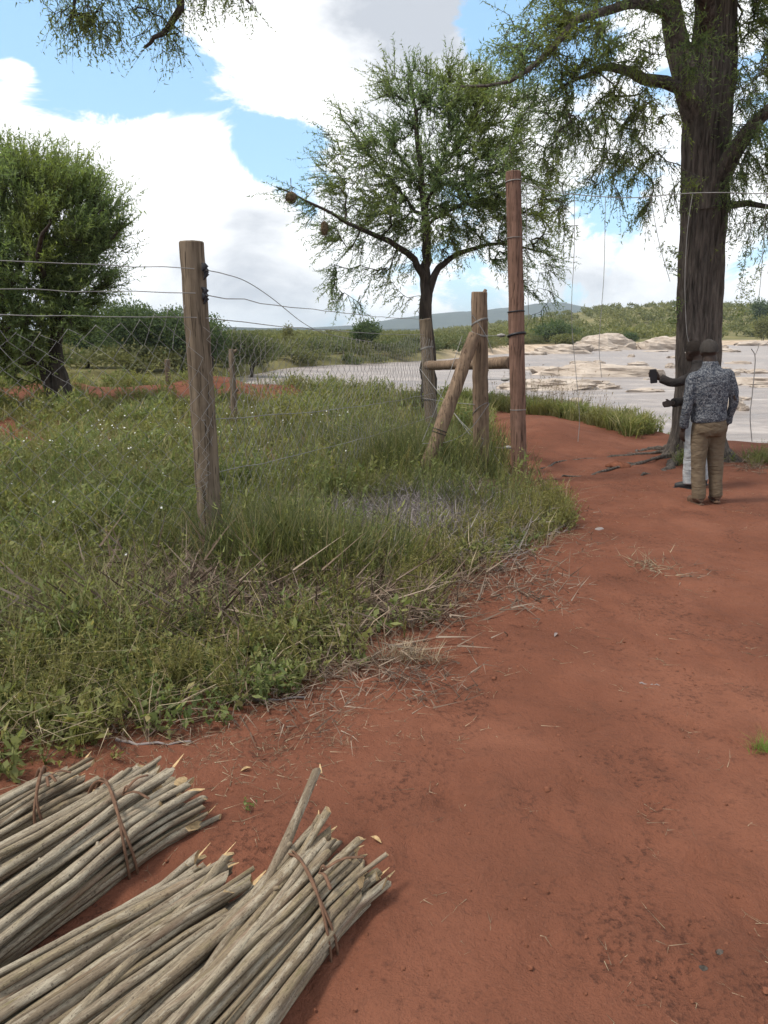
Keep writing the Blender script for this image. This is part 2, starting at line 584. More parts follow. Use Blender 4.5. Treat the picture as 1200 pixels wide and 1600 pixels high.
def H(x, y):
    x, y = np.asarray(x, float), np.asarray(y, float)
    z = 0.07 * vnoise(x * 0.7, y * 0.7, 1) + 0.035 * vnoise(x * 2.1, y * 2.1, 2) + 0.016 * vnoise(x * 6.3, y * 6.3, 3)
    z = z * sstep(-2, 1.5, y + 0 * x) + 0.0
    # faint bank of soil under the weeds left of the track, red spoil mound behind the field
    z += (0.46 + 0.5 * vnoise(x * 0.9, y * 0.9, 14) + .22 * vnoise(x * 2.7, y * 2.7, 15)) * np.exp(-(((x + 6.3) / 5.2) ** 2) - ((y - 21.0) / 1.3) ** 2)
    z += 0.22 * np.exp(-(((x - 2.6) / 1.1) ** 2) - ((y - 13.5) / 2.2) ** 2)
    s = y - edge_y(x) + 0.8 * vnoise(x * 0.5, y * 0.2, 5)
    z = z - 2.7 * sstep(-0.4, 5.5, s)
    f = y - far_y(x) + 5 * vnoise(x * 0.06, y * 0.06, 6)
    rise = 1.6 * sstep(-4, 7, f) + 0.0015 * np.clip(f, 0, 400)
    hill = 15 * sstep(5, 220, f) * sstep(32, 160, x)
    hill *= 1 - 0.8 * sstep(500, 1500, y)
    hill += (4 * vnoise(x * 0.012, y * 0.012, 8)) * sstep(40, 200, f) * sstep(32, 120, x)
    return z + np.where(f > -4, rise + hill, 0)


def sinh_axis(lo, hi, a, n):
    u = np.linspace(math.asinh(lo / a), math.asinh(hi / a), n)
    return a * np.sinh(u)


def grow_axis(lo, hi, step, end, ratio):
    core = list(np.arange(lo, hi, step))
    st, v = step, core[-1]
    outw_ = []
    while v < end:
        st *= ratio
        v += st
        outw_.append(v)
    return core + outw_


_right = grow_axis(1.0, 4.2, 0.036, 5000, 1.11)
_left = [2.0 - v for v in grow_axis(1.0, 3.0, 0.036, 5000, 1.11)]
gx = np.array(sorted(set(_left[1:] + _right)))
_back = [3.0 - v for v in grow_axis(1.5, 1.6, 0.05, 80, 1.25)]
gy = np.array(sorted(set(_back[1:] + grow_axis(1.5, 7.5, 0.034, 7000, 1.035))))
X, Y = np.meshgrid(gx, gy)
Z = H(X, Y)
# trodden surface: small lumps, scuffs and half worn footprints along the path
nearm = (1 - sstep(9, 14, Y)) * (np.abs(X) < 7)
Z = Z + nearm * (0.010 * vnoise(X * 13, Y * 13, 81) + 0.008 * np.abs(vnoise(X * 5 + 2, Y * 5, 82)) + 0.006 * vnoise(X * 24, Y * 24, 83))
fr = np.random.default_rng(77)
for k in range(150):
    fy = 1.7 + 8 * fr.random() ** 1.3
    fx = 0.55 + 0.28 * (fy - 2) + fr.normal() * (0.35 + 0.1 * fy)
    an = fr.normal() * 0.35 - 0.25
    sel = (np.abs(X - fx) < .25) & (np.abs(Y - fy) < .25)
    dx_, dy_ = X[sel] - fx, Y[sel] - fy
    a1, b1 = dx_ * math.cos(an) - dy_ * math.sin(an), dx_ * math.sin(an) + dy_ * math.cos(an)
    rr = np.sqrt((a1 / .052) ** 2 + (b1 / .13) ** 2)
    dep = fr.uniform(.004, .013)
    Z[sel] += -dep * (1 - sstep(.6, 1.0, rr)) + dep * .55 * np.exp(-((rr - 1.25) / .2) ** 2)
mb = MB()
nx, ny = len(gx), len(gy)
idx = (np.arange(ny - 1)[:, None] * nx + np.arange(nx - 1)[None])
mb.add(np.stack([X, Y, Z], -1), np.stack([idx, idx + 1, idx + nx + 1, idx + nx], -1).reshape(-1, 4))
ground = mb.build('ground', M['ground'])
tag(ground, 'red earth ground with worn footpath, river bank and far shore', kind='structure')
zone = np.zeros((ny, nx, 4), np.float32)
fz = Y - far_y(X)
zone[..., 0] = sstep(-8, 2, fz)
zone[..., 1] = sstep(4, 14, X) * sstep(-12, -4, fz) * (1 - sstep(8, 20, fz + 14 * vnoise(X * 0.05, Y * 0.05, 12)))
zone[..., 3] = 1
at = ground.data.color_attributes.new('zone', 'FLOAT_COLOR', 'POINT')
at.data.foreach_set('color', zone.ravel())

# river
mb = MB()
rx = np.linspace(-260, 460, 60)
rows = []
for x in rx:
    rows.append(np.stack([np.full(14, x), np.linspace(edge_y(x) - 1.0, far_y(x) + 30, 14), np.full(14, WATER_Z)], -1))
rows = np.array(rows)
i = np.arange(59)[:, None] * 14 + np.arange(13)[None]
mb.add(rows, np.stack([i, i + 14, i + 15, i + 1], -1).reshape(-1, 4))
tag(mb.build('river', M['water']), 'wide shallow pale brown river with rapids', kind='structure')

# distant ridges
def ridge(name, label, pts, Yd, depth, seed):
    xs_px = np.linspace(pts[0][0], pts[-1][0], 160)
    ys_px = np.interp(xs_px, [p[0] for p in pts], [p[1] for p in pts])
    prof = np.array([P(a, b, Yd) for a, b in zip(xs_px, ys_px)])
    mbr = MB()
    rows_ = []
    for k, t in enumerate(np.linspace(-1, 1, 15)):
        hgt = np.cos(t * math.pi / 2) ** 1.2
        zz = -3 + (prof[:, 2] + 3) * hgt * (1 + 0.05 * (1 - abs(t)) * 2 * vnoise(prof[:, 0] * 0.03, np.full(160, k * 3.1), seed))
        rows_.append(np.stack([prof[:, 0], prof[:, 1] + t * depth, zz], -1))
    R = np.array(rows_)
    ii = np.arange(14)[:, None] * 160 + np.arange(159)[None]
    mbr.add(R, np.stack([ii, ii + 1, ii + 161, ii + 160], -1).reshape(-1, 4))
    tag(mbr.build(name, M['hill']), label, kind='structure')


ridge('hill', 'distant blue wooded ridge beyond the river', [(-900, 560), (-300, 520), (330, 513), (480, 512), (560, 508), (610, 499), (680, 490), (740, 486), (800, 480), (850, 472), (880, 473), (910, 480), (960, 490), (1060, 503), (1300, 506), (2200, 530)], 3600, 500, 3)
ridge('hill', 'low pale ridge on the horizon at the foot of the higher one', [(-900, 545), (100, 515), (300, 508), (420, 513), (560, 514), (700, 513), (1000, 513), (1800, 530)], 2000, 300, 9)

# ------------------------------------------------------------------ foliage tools
def quads_leaf(mb, pos, d, nrm, ln, wd, mat=0, tri=True):
    n = len(pos)
    d = unit(d)
    s = unit(np.cross(d, nrm))
    ln, wd = np.broadcast_to(ln, (n,))[:, None], np.broadcast_to(wd, (n,))[:, None]
    if tri:
        V = np.stack([pos + s * wd * 0.5, pos + d * ln, pos - s * wd * 0.5], 1)
        mb.add(V.reshape(-1, 3), np.arange(n * 3).reshape(n, 3), mat)
        return
    V = np.stack([pos, pos + d * ln * 0.5 + s * wd * 0.5, pos + d * ln, pos + d * ln * 0.5 - s * wd * 0.5], 1)
    mb.add(V.reshape(-1, 3), np.arange(n * 4).reshape(n, 4), mat)


def spikes(mb, a, b, r, mat=0):
    n = len(a)
    if n == 0:
        return
    d = unit(b - a)
    ref = np.where(np.abs(d[:, 2:3]) < 0.9, np.array([[0, 0, 1.0]]), np.array([[1.0, 0, 0]]))
    u = unit(np.cross(d, ref))
    w = np.cross(d, u)
    r = np.broadcast_to(r, (n,))[:, None]
    V = np.stack([a + u * r, a - 0.5 * u * r + 0.87 * w * r, a - 0.5 * u * r - 0.87 * w * r, b], 1)
    i = np.arange(n)[:, None] * 4
    F = np.concatenate([i + np.array([[0, 1, 3]]), i + np.array([[1, 2, 3]]), i + np.array([[2, 0, 3]])])
    mb.add(V.reshape(-1, 3), F, mat)


def rand_dir(n):
    return unit(rng.normal(size=(n, 3)))


def in_ellipsoids(ells, n, shell=0.35):
    vols = np.array([e[1][0] * e[1][1] * e[1][2] * (e[2] if len(e) > 2 else 1) for e in ells])
    k = rng.choice(len(ells), n, p=vols / vols.sum())
    d = rand_dir(n)
    r = (shell + (1 - shell) * rng.random(n)) ** 0.6
    c = np.array([e[0] for e in ells])[k]
    R = np.array([e[1] for e in ells])[k]
    return c + d * R * r[:, None]


class Skeleton:
    def __init__(self):
        self.p, self.par, self.minr = [], [], []

    def limb(self, pts, r0, r1, seg=0.25, jitter=0.02):
        pts = np.asarray(pts, float)
        ln = np.linalg.norm(np.diff(pts, axis=0), axis=1).sum()
        n = max(3, int(ln / seg))
        path = smooth_path(pts, n)
        path[1:-1] += rng.normal(size=(n - 2, 3)) * jitter
        if self.p:
            A = np.array(self.p)
            j = int(np.argmin(np.linalg.norm(A - path[0], axis=1)))
            par, start = j, 1
        else:
            par, start = -1, 0
        for k in range(start, n):
            self.p.append(path[k])
            self.par.append(par)
            self.minr.append(r0 + (r1 - r0) * k / (n - 1))
            par = len(self.p) - 1

    def fill(self, targets, seg=0.25, up_pen=0.5, droop=0.15, jitter=0.03):
        A = np.array(self.p)
        dmin = np.array([np.linalg.norm(A - t, axis=1).min() for t in targets])
        for t in targets[np.argsort(dmin)]:
            A = np.array(self.p)
            dv = t - A
            d = np.linalg.norm(dv, axis=1)
            cost = d + up_pen * np.maximum(0, -dv[:, 2])
            j = int(np.argmin(cost))
            dist = d[j]
            n = max(2, int(dist / seg) + 1)
            q = self.par[j]
            tan = unit(A[j] - A[q]) if q >= 0 else np.array([0, 0, 1.0])
            c = A[j] + tan * dist * 0.35 + np.array([0, 0, droop * dist])
            s = np.linspace(0, 1, n + 1)[1:, None]
            path = (1 - s) ** 2 * A[j] + 2 * s * (1 - s) * c + s ** 2 * t
            path[:-1] += rng.normal(size=(n - 1, 3)) * jitter
            par = j
            for k in range(n):
                self.p.append(path[k])
                self.par.append(par)
                self.minr.append(0)
                par = len(self.p) - 1

    def solve(self, tip, power=0.45):
        n = len(self.p)
        cnt = np.zeros(n)
        for i in range(n - 1, -1, -1):
            if cnt[i] == 0:
                cnt[i] = 1
            if self.par[i] >= 0:
                cnt[self.par[i]] += cnt[i]
        self.P = np.array(self.p)
        self.r = np.maximum(tip * cnt ** power, np.array(self.minr))
        for i in range(n):
            if self.par[i] >= 0:
                self.r[i] = min(self.r[i], self.r[self.par[i]] * 0.985)
        par = np.array(self.par)
        self.dir = unit(np.where(par[:, None] >= 0, self.P - self.P[np.maximum(par, 0)], np.array([[0, 0, 1.0]])))
        return self

    def wood(self, thick_mb, thin_mb, split=0.03, skip=None):
        n = len(self.P)
        kids = [[] for _ in range(n)]
        roots = []
        for i, q in enumerate(self.par):
            (kids[q] if q >= 0 else roots).append(i)
        starts = [(r_, -1) for r_ in roots]
        while starts:
            s, q = starts.pop()
            chain = [q] if q >= 0 else []
            i = s
            while True:
                chain.append(i)
                ks = sorted(kids[i], key=lambda k: -self.r[k])
                for k in ks[1:]:
                    starts.append((k, i))
                if not ks:
                    break
                i = ks[0]
            rad = self.r[chain].copy()
            if q >= 0:
                rad[0] = rad[1]
            if len(chain) < 2:
                continue
            big = rad[min(1, len(rad) - 1)] > split
            tube(thick_mb if big else thin_mb, self.P[chain], rad, 9 if rad[0] > 0.08 else (6 if big else 4), cap=False)


def leaves_on(sk, mb, thr, per, tw_len, leaves, ln, wd, grav=-0.2, out_c=None, outw=0.3, along=0.6, spread=0.8, tw_r=0.003, twig_mat=1, keep=None):
    ids = np.where(sk.r < thr)[0]
    if keep is not None:
        ids = ids[keep(sk.P[ids])]
    ids = np.repeat(ids, per)
    n = len(ids)
    base = sk.P[ids] - sk.dir[ids] * (rng.random(n) * 0.2)[:, None]
    d = along * sk.dir[ids] + spread * rand_dir(n) + np.array([0, 0, grav])
    if out_c is not None:
        d = d + outw * unit(base - out_c)
    d = unit(d)
    Lt = tw_len * (0.5 + rng.random(n))
    tip = base + d * Lt[:, None] + np.array([0, 0, 1.0]) * (grav * 0.35 * Lt)[:, None]
    spikes(mb, base, tip, tw_r, twig_mat)
    t = (np.arange(leaves) + rng.random((n, leaves))) / leaves
    pos = base[:, None] + (tip - base)[:, None] * t[..., None]
    dd = d[:, None] * 0.55 + rng.normal(size=(n, leaves, 3)) * 0.62
    nn = rng.normal(size=(n, leaves, 3)) * 0.7 + np.array([0, 0, 1.0])
    m_ = n * leaves
    quads_leaf(mb, pos.reshape(m_, 3), dd.reshape(m_, 3), nn.reshape(m_, 3), ln * (0.6 + 0.8 * rng.random(m_)), wd * (0.7 + 0.6 * rng.random(m_)))


def E(px, py, rx_, ry_, Yd, rd=None, w=1):
    c = P(px, py, Yd)
    k = Yd / FPX
    return (c, np.array([rx_ * k, (rd if rd else rx_) * k, ry_ * k]), w)


def finish_tree(name, label, cat, sk, leafmb, leafmat, barkmat, base, split=0.03, group=None):
    root = empty(name, base)
    tk, tn = MB(), MB()
    sk.wood(tk, tn, split)
    inv = -np.array(base)
    for nm, b, mt in (('trunk', tk, [barkmat]), ('branch', tn, [barkmat]), ('crown', leafmb, [leafmat, barkmat])):
        if b.n:
            b.v = [v + inv for v in b.v]
            o = b.build(nm if nm != 'branch' else 'branches', mt, root, smooth=(nm != 'crown'))
    tag(root, label, cat, group)
    return root

# ------------------------------------------------------------------ slender tree behind the gate posts
Yc = 16.6
bx, by = P(672, 650, Yc)[0], Yc
b0 = np.array([bx, by, float(H(bx, by)) - 0.15])
sk = Skeleton()
q = lambda x, y, dy=0.0: P(x, y, Yc + dy)
sk.limb([b0, q(670, 590), q(669, 540), q(667, 480), q(664, 432), q(667, 390), q(662, 330), q(657, 262), q(648, 180), q(640, 120)], 0.19, 0.02, 0.22)
sk.limb([q(664, 440), q(645, 405, -.2), q(610, 378, -.4), q(560, 358, -.6), q(500, 325, -.8), q(432, 292, -1)], 0.085, 0.012, 0.22)
sk.limb([q(667, 470), q(678, 430), q(702, 404, .3), q(745, 388, .5), q(800, 384, .8), q(860, 398, 1)], 0.09, 0.012, 0.22)
sk.limb([q(660, 345), q(610, 280, .8), q(555, 215, 1.2), q(530, 170, 1.2)], 0.04, 0.012, 0.22)
sk.limb([q(660, 330), q(700, 250, .6), q(745, 170, .8), q(760, 110, .9)], 0.045, 0.012, 0.22)
sk.limb([q(662, 350), q(740, 310, 1), q(810, 280, 1.2), q(860, 290, 1.5)], 0.04, 0.012, 0.22)
ells = [E(690, 235, 120, 120, Yc, 110), E(640, 150, 55, 60, Yc, 60, .7), E(560, 260, 70, 70, Yc, 70, .8), E(770, 190, 80, 80, Yc, 80),
        E(800, 320, 75, 65, Yc, 90), E(680, 330, 110, 55, Yc, 120), E(580, 355, 90, 40, Yc, 60), E(480, 305, 42, 22, Yc - .6, 20, 1.2),
        E(545, 430, 48, 62, Yc - .5, 40, 1.0), E(620, 425, 35, 50, Yc, 40, .5), E(820, 400, 62, 38, Yc + .6, 60), E(840, 470, 30, 45, Yc + .6, 30, .6), E(590, 210, 40, 40, Yc, 40, .6)]
sk.fill(in_ellipsoids(ells, 800, .2), 0.24, 0.35, 0.10, 0.04)
sk.solve(0.006, 0.44)
lm = MB()
cc = q(680, 330)
leaves_on(sk, lm, 0.024, 3, 0.46, 19, 0.075, 0.021, grav=-0.22, out_c=cc, outw=0.8, spread=0.6, tw_r=0.005)
finish_tree('acacia_tree', 'slender spreading acacia tree rising behind the gate posts', 'tree', sk, lm, M['leaf_acacia'], M['bark_grey'], tuple(b0), 0.045)

# ------------------------------------------------------------------ big dark trunked tree by the two men
Yb = 10.9
bx = P(1088, 712, Yb)[0]
big_base = np.array([bx, Yb, float(H(bx, Yb)) - 0.1])
q = lambda x, y, dy=0.0: P(x, y, Yb + dy)
# furrowed trunk as its own mesh
tp = smooth_path([big_base, q(1088, 660), q(1090, 560), q(1093, 450), q(1099, 330), q(1101, 230), q(1109, 120), q(1118, 0), q(1120, -120), q(1125, -300)], 110)
px_r = np.interp(np.linspace(0, 1, 110), [0, 0.045, 0.10, 0.18, 0.42, 0.55, 0.66, 0.74, 1], [62, 45, 36, 32, 31, 32, 33, 27, 19])
trunk_mb = MB()
S = 208
a = np.arange(S) / S * 2 * np.pi
am = np.abs(a - np.pi) * 2
t_, u_, w_ = frames(tp)
hh = np.arange(110)[:, None] * 0.09
fur = (np.abs(vnoise(am[None] * 4.2 + 0.5 * np.sin(hh * 1.3) + 1.1 * vnoise(am[None], hh * .8, 23), hh * 0.9, 21)) * 2)
fur2 = np.abs(vnoise(am[None] * 8.5 + 0.3 * np.sin(hh * 2.1), hh * 2.2, 22)) * 2
rel = 1 + 0.13 * (fur - 0.4) + 0.07 * (fur2 - 0.4) + 0.05 * np.sin(a[None] * 3 + 1 + hh * 0.1)
flare = np.exp(-hh / 0.5)
rel = rel + flare * (0.16 * np.sin(a[None] * 5 + 0.6) + 0.08 * np.sin(a[None] * 8))
rel[:, -1] = rel[:, -1]
R = (px_r * Yb / FPX)[:, None] * rel
V = tp[:, None] + R[..., None] * (np.cos(a)[None, :, None] * u_[:, None] + np.sin(a)[None, :, None] * w_[:, None])
i = np.arange(109)[:, None] * S
j = np.arange(S)[None]
trunk_mb.add(V.reshape(-1, 3), np.stack([i + j, i + (j + 1) % S, i + S + (j + 1) % S, i + S + j], -1).reshape(-1, 4))
sk = Skeleton()
sk.limb([q(1098, 330), q(1100, 230), q(1105, 120), q(1114, 0), q(1120, -120), q(1125, -300), q(1130, -480)], 0.3, 0.05, 0.3)
sk.limb([q(1100, 235), q(1078, 140, -.15), q(1058, 60, -.25), q(1040, -30, -.3), q(1010, -150, -.6), q(960, -300, -1)], 0.22, 0.03, 0.3)
sk.limb([q(1052, 20, -.25), q(1000, 5, -.6), q(940, 15, -1), q(890, 45, -1.4), q(850, 90, -1.7), q(800, 130, -1.9), q(720, 135, -2)], 0.075, 0.012, 0.25)
sk.limb([q(1070, 130, -.1), q(1010, 125, -.5), q(960, 106, -.8), q(915, 112, -1.1), q(870, 140, -1.3)], 0.085, 0.012, 0.25)
sk.limb([q(1110, 300), q(1140, 250, -.3), q(1175, 205, -.6), q(1230, 150, -.9), q(1330, 90, -1.2)], 0.15, 0.03, 0.25)
sk.limb([q(1110, 335), q(1135, 325, -.2), q(1165, 315, -.3), q(1215, 325, -.5), q(1290, 340, -.6)], 0.07, 0.015, 0.25)
sk.limb([q(1114, 10), q(1160, -60, .4), q(1230, -150, .8), q(1330, -250, 1)], 0.14, 0.03, 0.3)
sk.limb([q(1112, 60), q(1090, -60, -.9), q(1030, -160, -2.0), q(980, -260, -3.2)], 0.12, 0.03, 0.3)
ells = [E(900, 60, 120, 75, Yb - 1.3, 70), E(950, 180, 95, 75, Yb - 1.0, 70, 1.2), E(860, 200, 70, 80, Yb - 1.4, 50), E(1000, 260, 50, 80, Yb - .7, 50), E(900, 290, 55, 60, Yb - 1.2, 40, .8),
        E(1190, 170, 80, 70, Yb - .7, 70), E(1180, 280, 55, 55, Yb - .5, 50), E(1185, 350, 50, 30, Yb - .5, 40, .8), E(1060, 60, 80, 70, Yb - .9, 40, .9), E(1080, 290, 40, 60, Yb - 1.2, 20, .9), E(1190, 40, 70, 70, Yb - .3, 60),
        E(820, 60, 50, 50, Yb - 1.8, 40), E(1000, -120, 230, 90, Yb - .5, 200, .5), E(1250, -120, 150, 110, Yb - .3, 150, .5), E(1080, 190, 50, 50, Yb - 1.2, 20, .5)]
sk.fill(in_ellipsoids(ells, 950, .1), 0.2, 0.15, 0.12, 0.03)
sk.solve(0.0045, 0.45)
lm = MB()
leaves_on(sk, lm, 0.017, 4, 0.34, 15, 0.052, 0.015, grav=-0.42, out_c=q(1090, 100), outw=0.5, spread=0.6, tw_r=0.0035)
# loose strands of foliage hanging beside the trunk
for (x0, y0, x1, y1, n) in ((1170, 370, 1152, 490, 16), (1195, 390, 1165, 470, 10), (1062, 400, 1035, 385, 7), (1058, 425, 1040, 412, 5), (1062, 470, 1050, 505, 8), (1008, 300, 1000, 330, 5)):
    A_, B_ = q(x0, y0, -.5), q(x1, y1, -.5)
    tt = np.linspace(0, 1, n)
    for t0 in tt:
        c_ = A_ + (B_ - A_) * t0 + rng.normal(size=3) * 0.02
        m_ = 16
        quads_leaf(lm, c_ + rng.normal(size=(m_, 3)) * 0.03, rng.normal(size=(m_, 3)) + np.array([0, 0, -.4]), rng.normal(size=(m_, 3)), 0.05, 0.016)
    spikes(lm, np.array([A_]), np.array([B_]), 0.006, 1)
root = empty('riverside_tree', tuple(big_base))
trunk_mb.v = [v - big_base for v in trunk_mb.v]
trunk_mb.build('trunk', M['bark_dark'], root)
tk, tn = MB(), MB()
sk.wood(tk, tn, 0.03)
for nm, b_, mt, sm in (('limb', tk, [M['bark_dark']], True), ('branches', tn, [M['bark_dark']], True), ('crown', lm, [M['leaf_feather'], M['bark_dark']], False)):
    b_.v = [v - big_base for v in b_.v]
    b_.build(nm, mt, root, sm)
# surface roots running out over the soil
for k, pts in enumerate([[(1060, 712), (1015, 722), (970, 728), (940, 733), (905, 738)], [(1055, 705), (1010, 705), (985, 712)], [(1062, 718), (1040, 735), (1000, 745)], [(1115, 712), (1145, 715), (1170, 722)],
                         [(1050, 712), (960, 716), (890, 722), (845, 735)], [(1048, 716), (930, 742), (860, 748)]]):
    pw = []
    for kk, (x_, y_) in enumerate(pts):
        g_ = G(x_, y_)
        pw.append([g_[0], g_[1], float(H(*g_)) - 0.012 + 0.05 * (kk == 0)])
    r_ = MB()
    pw = smooth_path(pw, 16)
    pw += 0.02 * rng.normal(size=(16, 3)) * np.array([1, 1, .6])
    tube(r_, pw - big_base, np.linspace(0.06 if k < 4 else 0.03, 0.012, 16) * (1 + .2 * rng.normal(size=16)), 8)
    r_.build('root', M['bark_dark'], root)
tag(root, 'tall tree with thick furrowed dark trunk beside the two men', 'tree')

# ------------------------------------------------------------------ bushy tree inside the field
Yl = 17.3
bx = P(100, 642, Yl)[0]
b0 = np.array([bx, Yl, float(H(bx, Yl)) - 0.1])
q = lambda x, y, dy=0.0: P(x, y, Yl + dy)
sk = Skeleton()
sk.limb([b0, q(98, 610), q(90, 575), q(88, 520), q(80, 450), q(70, 370), q(60, 290)], 0.24, 0.03, 0.25)
sk.limb([b0 + np.array([-.05, 0, .1]), q(78, 600), q(62, 570, -.2), q(40, 510, -.4), q(5, 430, -.7), q(-50, 350, -.8)], 0.15, 0.03, 0.25)
sk.limb([q(88, 520), q(120, 450, -.3), q(155, 390, -.5), q(185, 360, -.6)], 0.10, 0.02, 0.25)
sk.limb([q(82, 470), q(120, 380, .8), q(140, 310, 1.2)], 0.09, 0.02, 0.25)
sk.limb([q(80, 470), q(60, 400, -1.5), q(80, 340, -2.2)], 0.09, 0.02, 0.25)
sk.limb([q(60, 500, -.3), q(0, 460, -1.0), q(-80, 430, -1.5)], 0.1, 0.02, 0.25)
ells = [E(50, 345, 105, 85, Yl, 110), E(120, 350, 75, 65, Yl - .3, 80), E(150, 410, 52, 45, Yl - .4, 60, 1.2), E(-60, 350, 110, 110, Yl, 110), E(30, 440, 110, 55, Yl - .3, 110, 1.1), E(105, 470, 55, 35, Yl, 60),
        E(20, 520, 75, 50, Yl + .6, 70, 1.5), E(-70, 480, 90, 80, Yl, 90, 1.3), E(40, 480, 70, 40, Yl - .6, 50, 1.4), E(5, 270, 35, 45, Yl, 40), E(130, 520, 40, 40, Yl + 1, 40, .5), E(80, 300, 70, 40, Yl, 60), E(40, 560, 50, 40, Yl + 1.5, 40, .6), E(70, 505, 75, 35, Yl - .8, 50, 1.2), E(0, 545, 60, 40, Yl - .5, 60, 1.2)]
sk.fill(in_ellipsoids(ells, 1250, .25), 0.25, 0.3, 0.05, 0.04)
sk.solve(0.007, 0.46)
lm = MB()
leaves_on(sk, lm, 0.025, 4, 0.55, 16, 0.10, 0.027, grav=0.22, out_c=q(20, 480), outw=1.0, spread=0.42, tw_r=0.006)
finish_tree('acacia_tree', 'dense round acacia with two leaning trunks behind the chain link fence', 'tree', sk, lm, M['leaf_left'], M['bark_grey'], tuple(b0), 0.045)

# ------------------------------------------------------------------ tree overhanging the fence, trunk out of frame
Yo = 6.6
b0 = np.array([-5.3, 6.9, float(H(-5.3, 6.9)) - 0.1])
q = lambda x, y, dy=0.0: P(x, y, Yo + dy)
sk = Skeleton()
sk.limb([b0, b0 + np.array([.15, 0, 1.6]), b0 + np.array([.25, -.1, 3.2]), b0 + np.array([.2, -.2, 5.0]), b0 + np.array([0, -.2, 7.0])], 0.24, 0.05, 0.3)
sk.limb([b0 + np.array([.25, -.1, 3.6]), q(-120, -150), q(60, -190), q(220, -110), q(285, -30), q(262, 40), q(225, 75)], 0.085, 0.010, 0.2)
sk.limb([q(230, -105), q(330, -60), q(390, 5)], 0.03, 0.008, 0.2)
sk.limb([q(40, -190), q(110, -60), q(115, 20)], 0.03, 0.008, 0.2)
sk.limb([b0 + np.array([.2, -.1, 4.4]), b0 + np.array([-1.5, 1.0, 6.0]), b0 + np.array([-2.6, 1.5, 7.0])], 0.1, 0.03, 0.3)
sk.limb([b0 + np.array([.2, -.1, 4.0]), b0 + np.array([.6, -1.6, 5.6]), b0 + np.array([1.6, -2.6, 6.8])], 0.1, 0.03, 0.3)
ells = [E(110, 10, 55, 35, Yo, 50), E(160, 25, 65, 35, Yo, 50, 1.3), E(265, 20, 45, 38, Yo, 40), E(340, -5, 48, 26, Yo, 40), E(200, -80, 190, 60, Yo, 120, .6)]
sk.fill(in_ellipsoids(ells, 230, .1), 0.14, 0.1, 0.1, 0.02)
top = [(b0 + np.array([-.3, -.2, 6.3]), np.array([2.2, 2.2, 1.3]))]
sk.fill(in_ellipsoids(top, 150, .2), 0.3, 0.5, 0.1, 0.04)
sk.solve(0.0032, 0.45)
lm = MB()
leaves_on(sk, lm, 0.010, 3, 0.20, 10, 0.034, 0.011, grav=-0.8, tw_r=0.0022)
finish_tree('acacia_tree', 'thin drooping branch of a tree hanging in from above the field fence', 'tree', sk, lm, M['leaf_acacia'], M['bark_grey'], tuple(b0), 0.03)

# ------------------------------------------------------------------ bushes on the far bank
def bush_leaves(mb, c, rad, n, size, lumps=7, mat=0):
    lc = c + rand_dir(lumps) * rad * np.array([0.6, 0.6, 0.45]) * rng.random((lumps, 1)) ** 0.4
    lr = rad * (0.38 + 0.25 * rng.random((lumps, 1)))
    k = rng.integers(0, lumps, n)
    d = rand_dir(n)
    d[:, 2] = np.where(d[:, 2] < -0.3, -d[:, 2], d[:, 2])
    pos = lc[k] + d * lr[k] * (0.45 + 0.75 * rng.random((n, 1)) ** 1.5)
    dd = d * 0.6 + rng.normal(size=(n, 3)) * 0.6
    quads_leaf(mb, pos, dd, rng.normal(size=(n, 3)) * 0.6 + d, size * (0.6 + 0.8 * rng.random(n)), size * (0.4 + 0.3 * rng.random(n)), mat)


def bank_tree(name, label, px, py_top, py_base, wpx, Yd, mat, n=5000, size=0.16, group=None, lumps=16, cat='tree', trunk=True):
    top, base = P(px, py_top, Yd), P(px, py_base, Yd)
    gz = float(H(base[0], Yd))
    b = np.array([base[0], Yd, max(gz, WATER_Z - .1) - 0.15])
    hgt = top[2] - b[2]
    w = wpx * Yd / FPX / 2
    root = empty(name, tuple(b))
    lm_, tm = MB(), MB()
    k0 = 0.10 if trunk else 0.5
    c = np.array([0, 0, hgt * (k0 + (1 - k0) / 2)]) if trunk else np.array([0, 0, hgt * 0.45])
    rz = hgt * (1 - k0) / 2 * 1.12 if trunk else hgt * 0.55
    bush_leaves(lm_, c, np.array([w, w, rz]), n, size, lumps)
    for s in range(4 if not trunk else 5):
        e = c + rand_dir(1)[0] * np.array([w * .7, w * .7, rz * .6])
        p0 = np.array([0, 0, 0.0])
        tube(tm, smooth_path([p0, np.array([e[0] * .25, e[1] * .25, hgt * .3]), e], 8), np.linspace(0.14 if trunk else 0.07, 0.02, 8), 6, cap=False)
    tm.build('trunk', M['bark_grey'], root)
    lm_.build('crown', [mat], root, smooth=False)
    tag(root, label, cat, group)
    return root


bank_tree('riverside_tree', 'dark green flat topped tree next to the dense round acacia', 205, 466, 606, 118, 56, M['leaf_dark'], 15000, 0.2, lumps=22)
bank_tree('riverside_tree', 'dark green tree behind the leaning fence post', 288, 474, 606, 150, 57, M['leaf_dark'], 18000, 0.2, lumps=26)
bank_tree('riverside_tree', 'small dark tree with bare stem right of the leaning fence post', 332, 492, 602, 56, 58, M['leaf_dark'], 4000, 0.2)
bank_tree('riverside_tree', 'pale olive tree at the left end of the water', 392, 512, 588, 104, 62, M['leaf_bank'], 12000, 0.18)
bank_tree('riverside_tree', 'dark tree half hidden behind the dense round acacia trunks', 140, 492, 610, 90, 60, M['leaf_dark'], 10000, 0.2, lumps=20)
bank_tree('riverside_tree', 'green tree standing above the far bank scrub below the hanging foliage', 572, 498, 572, 50, 92, M['leaf_dark'], 5000, 0.26)
bank_tree('riverside_tree', 'bare wispy tree on the skyline over the far bank', 451, 505, 560, 26, 110, M['leaf_bank'], 700, 0.28)
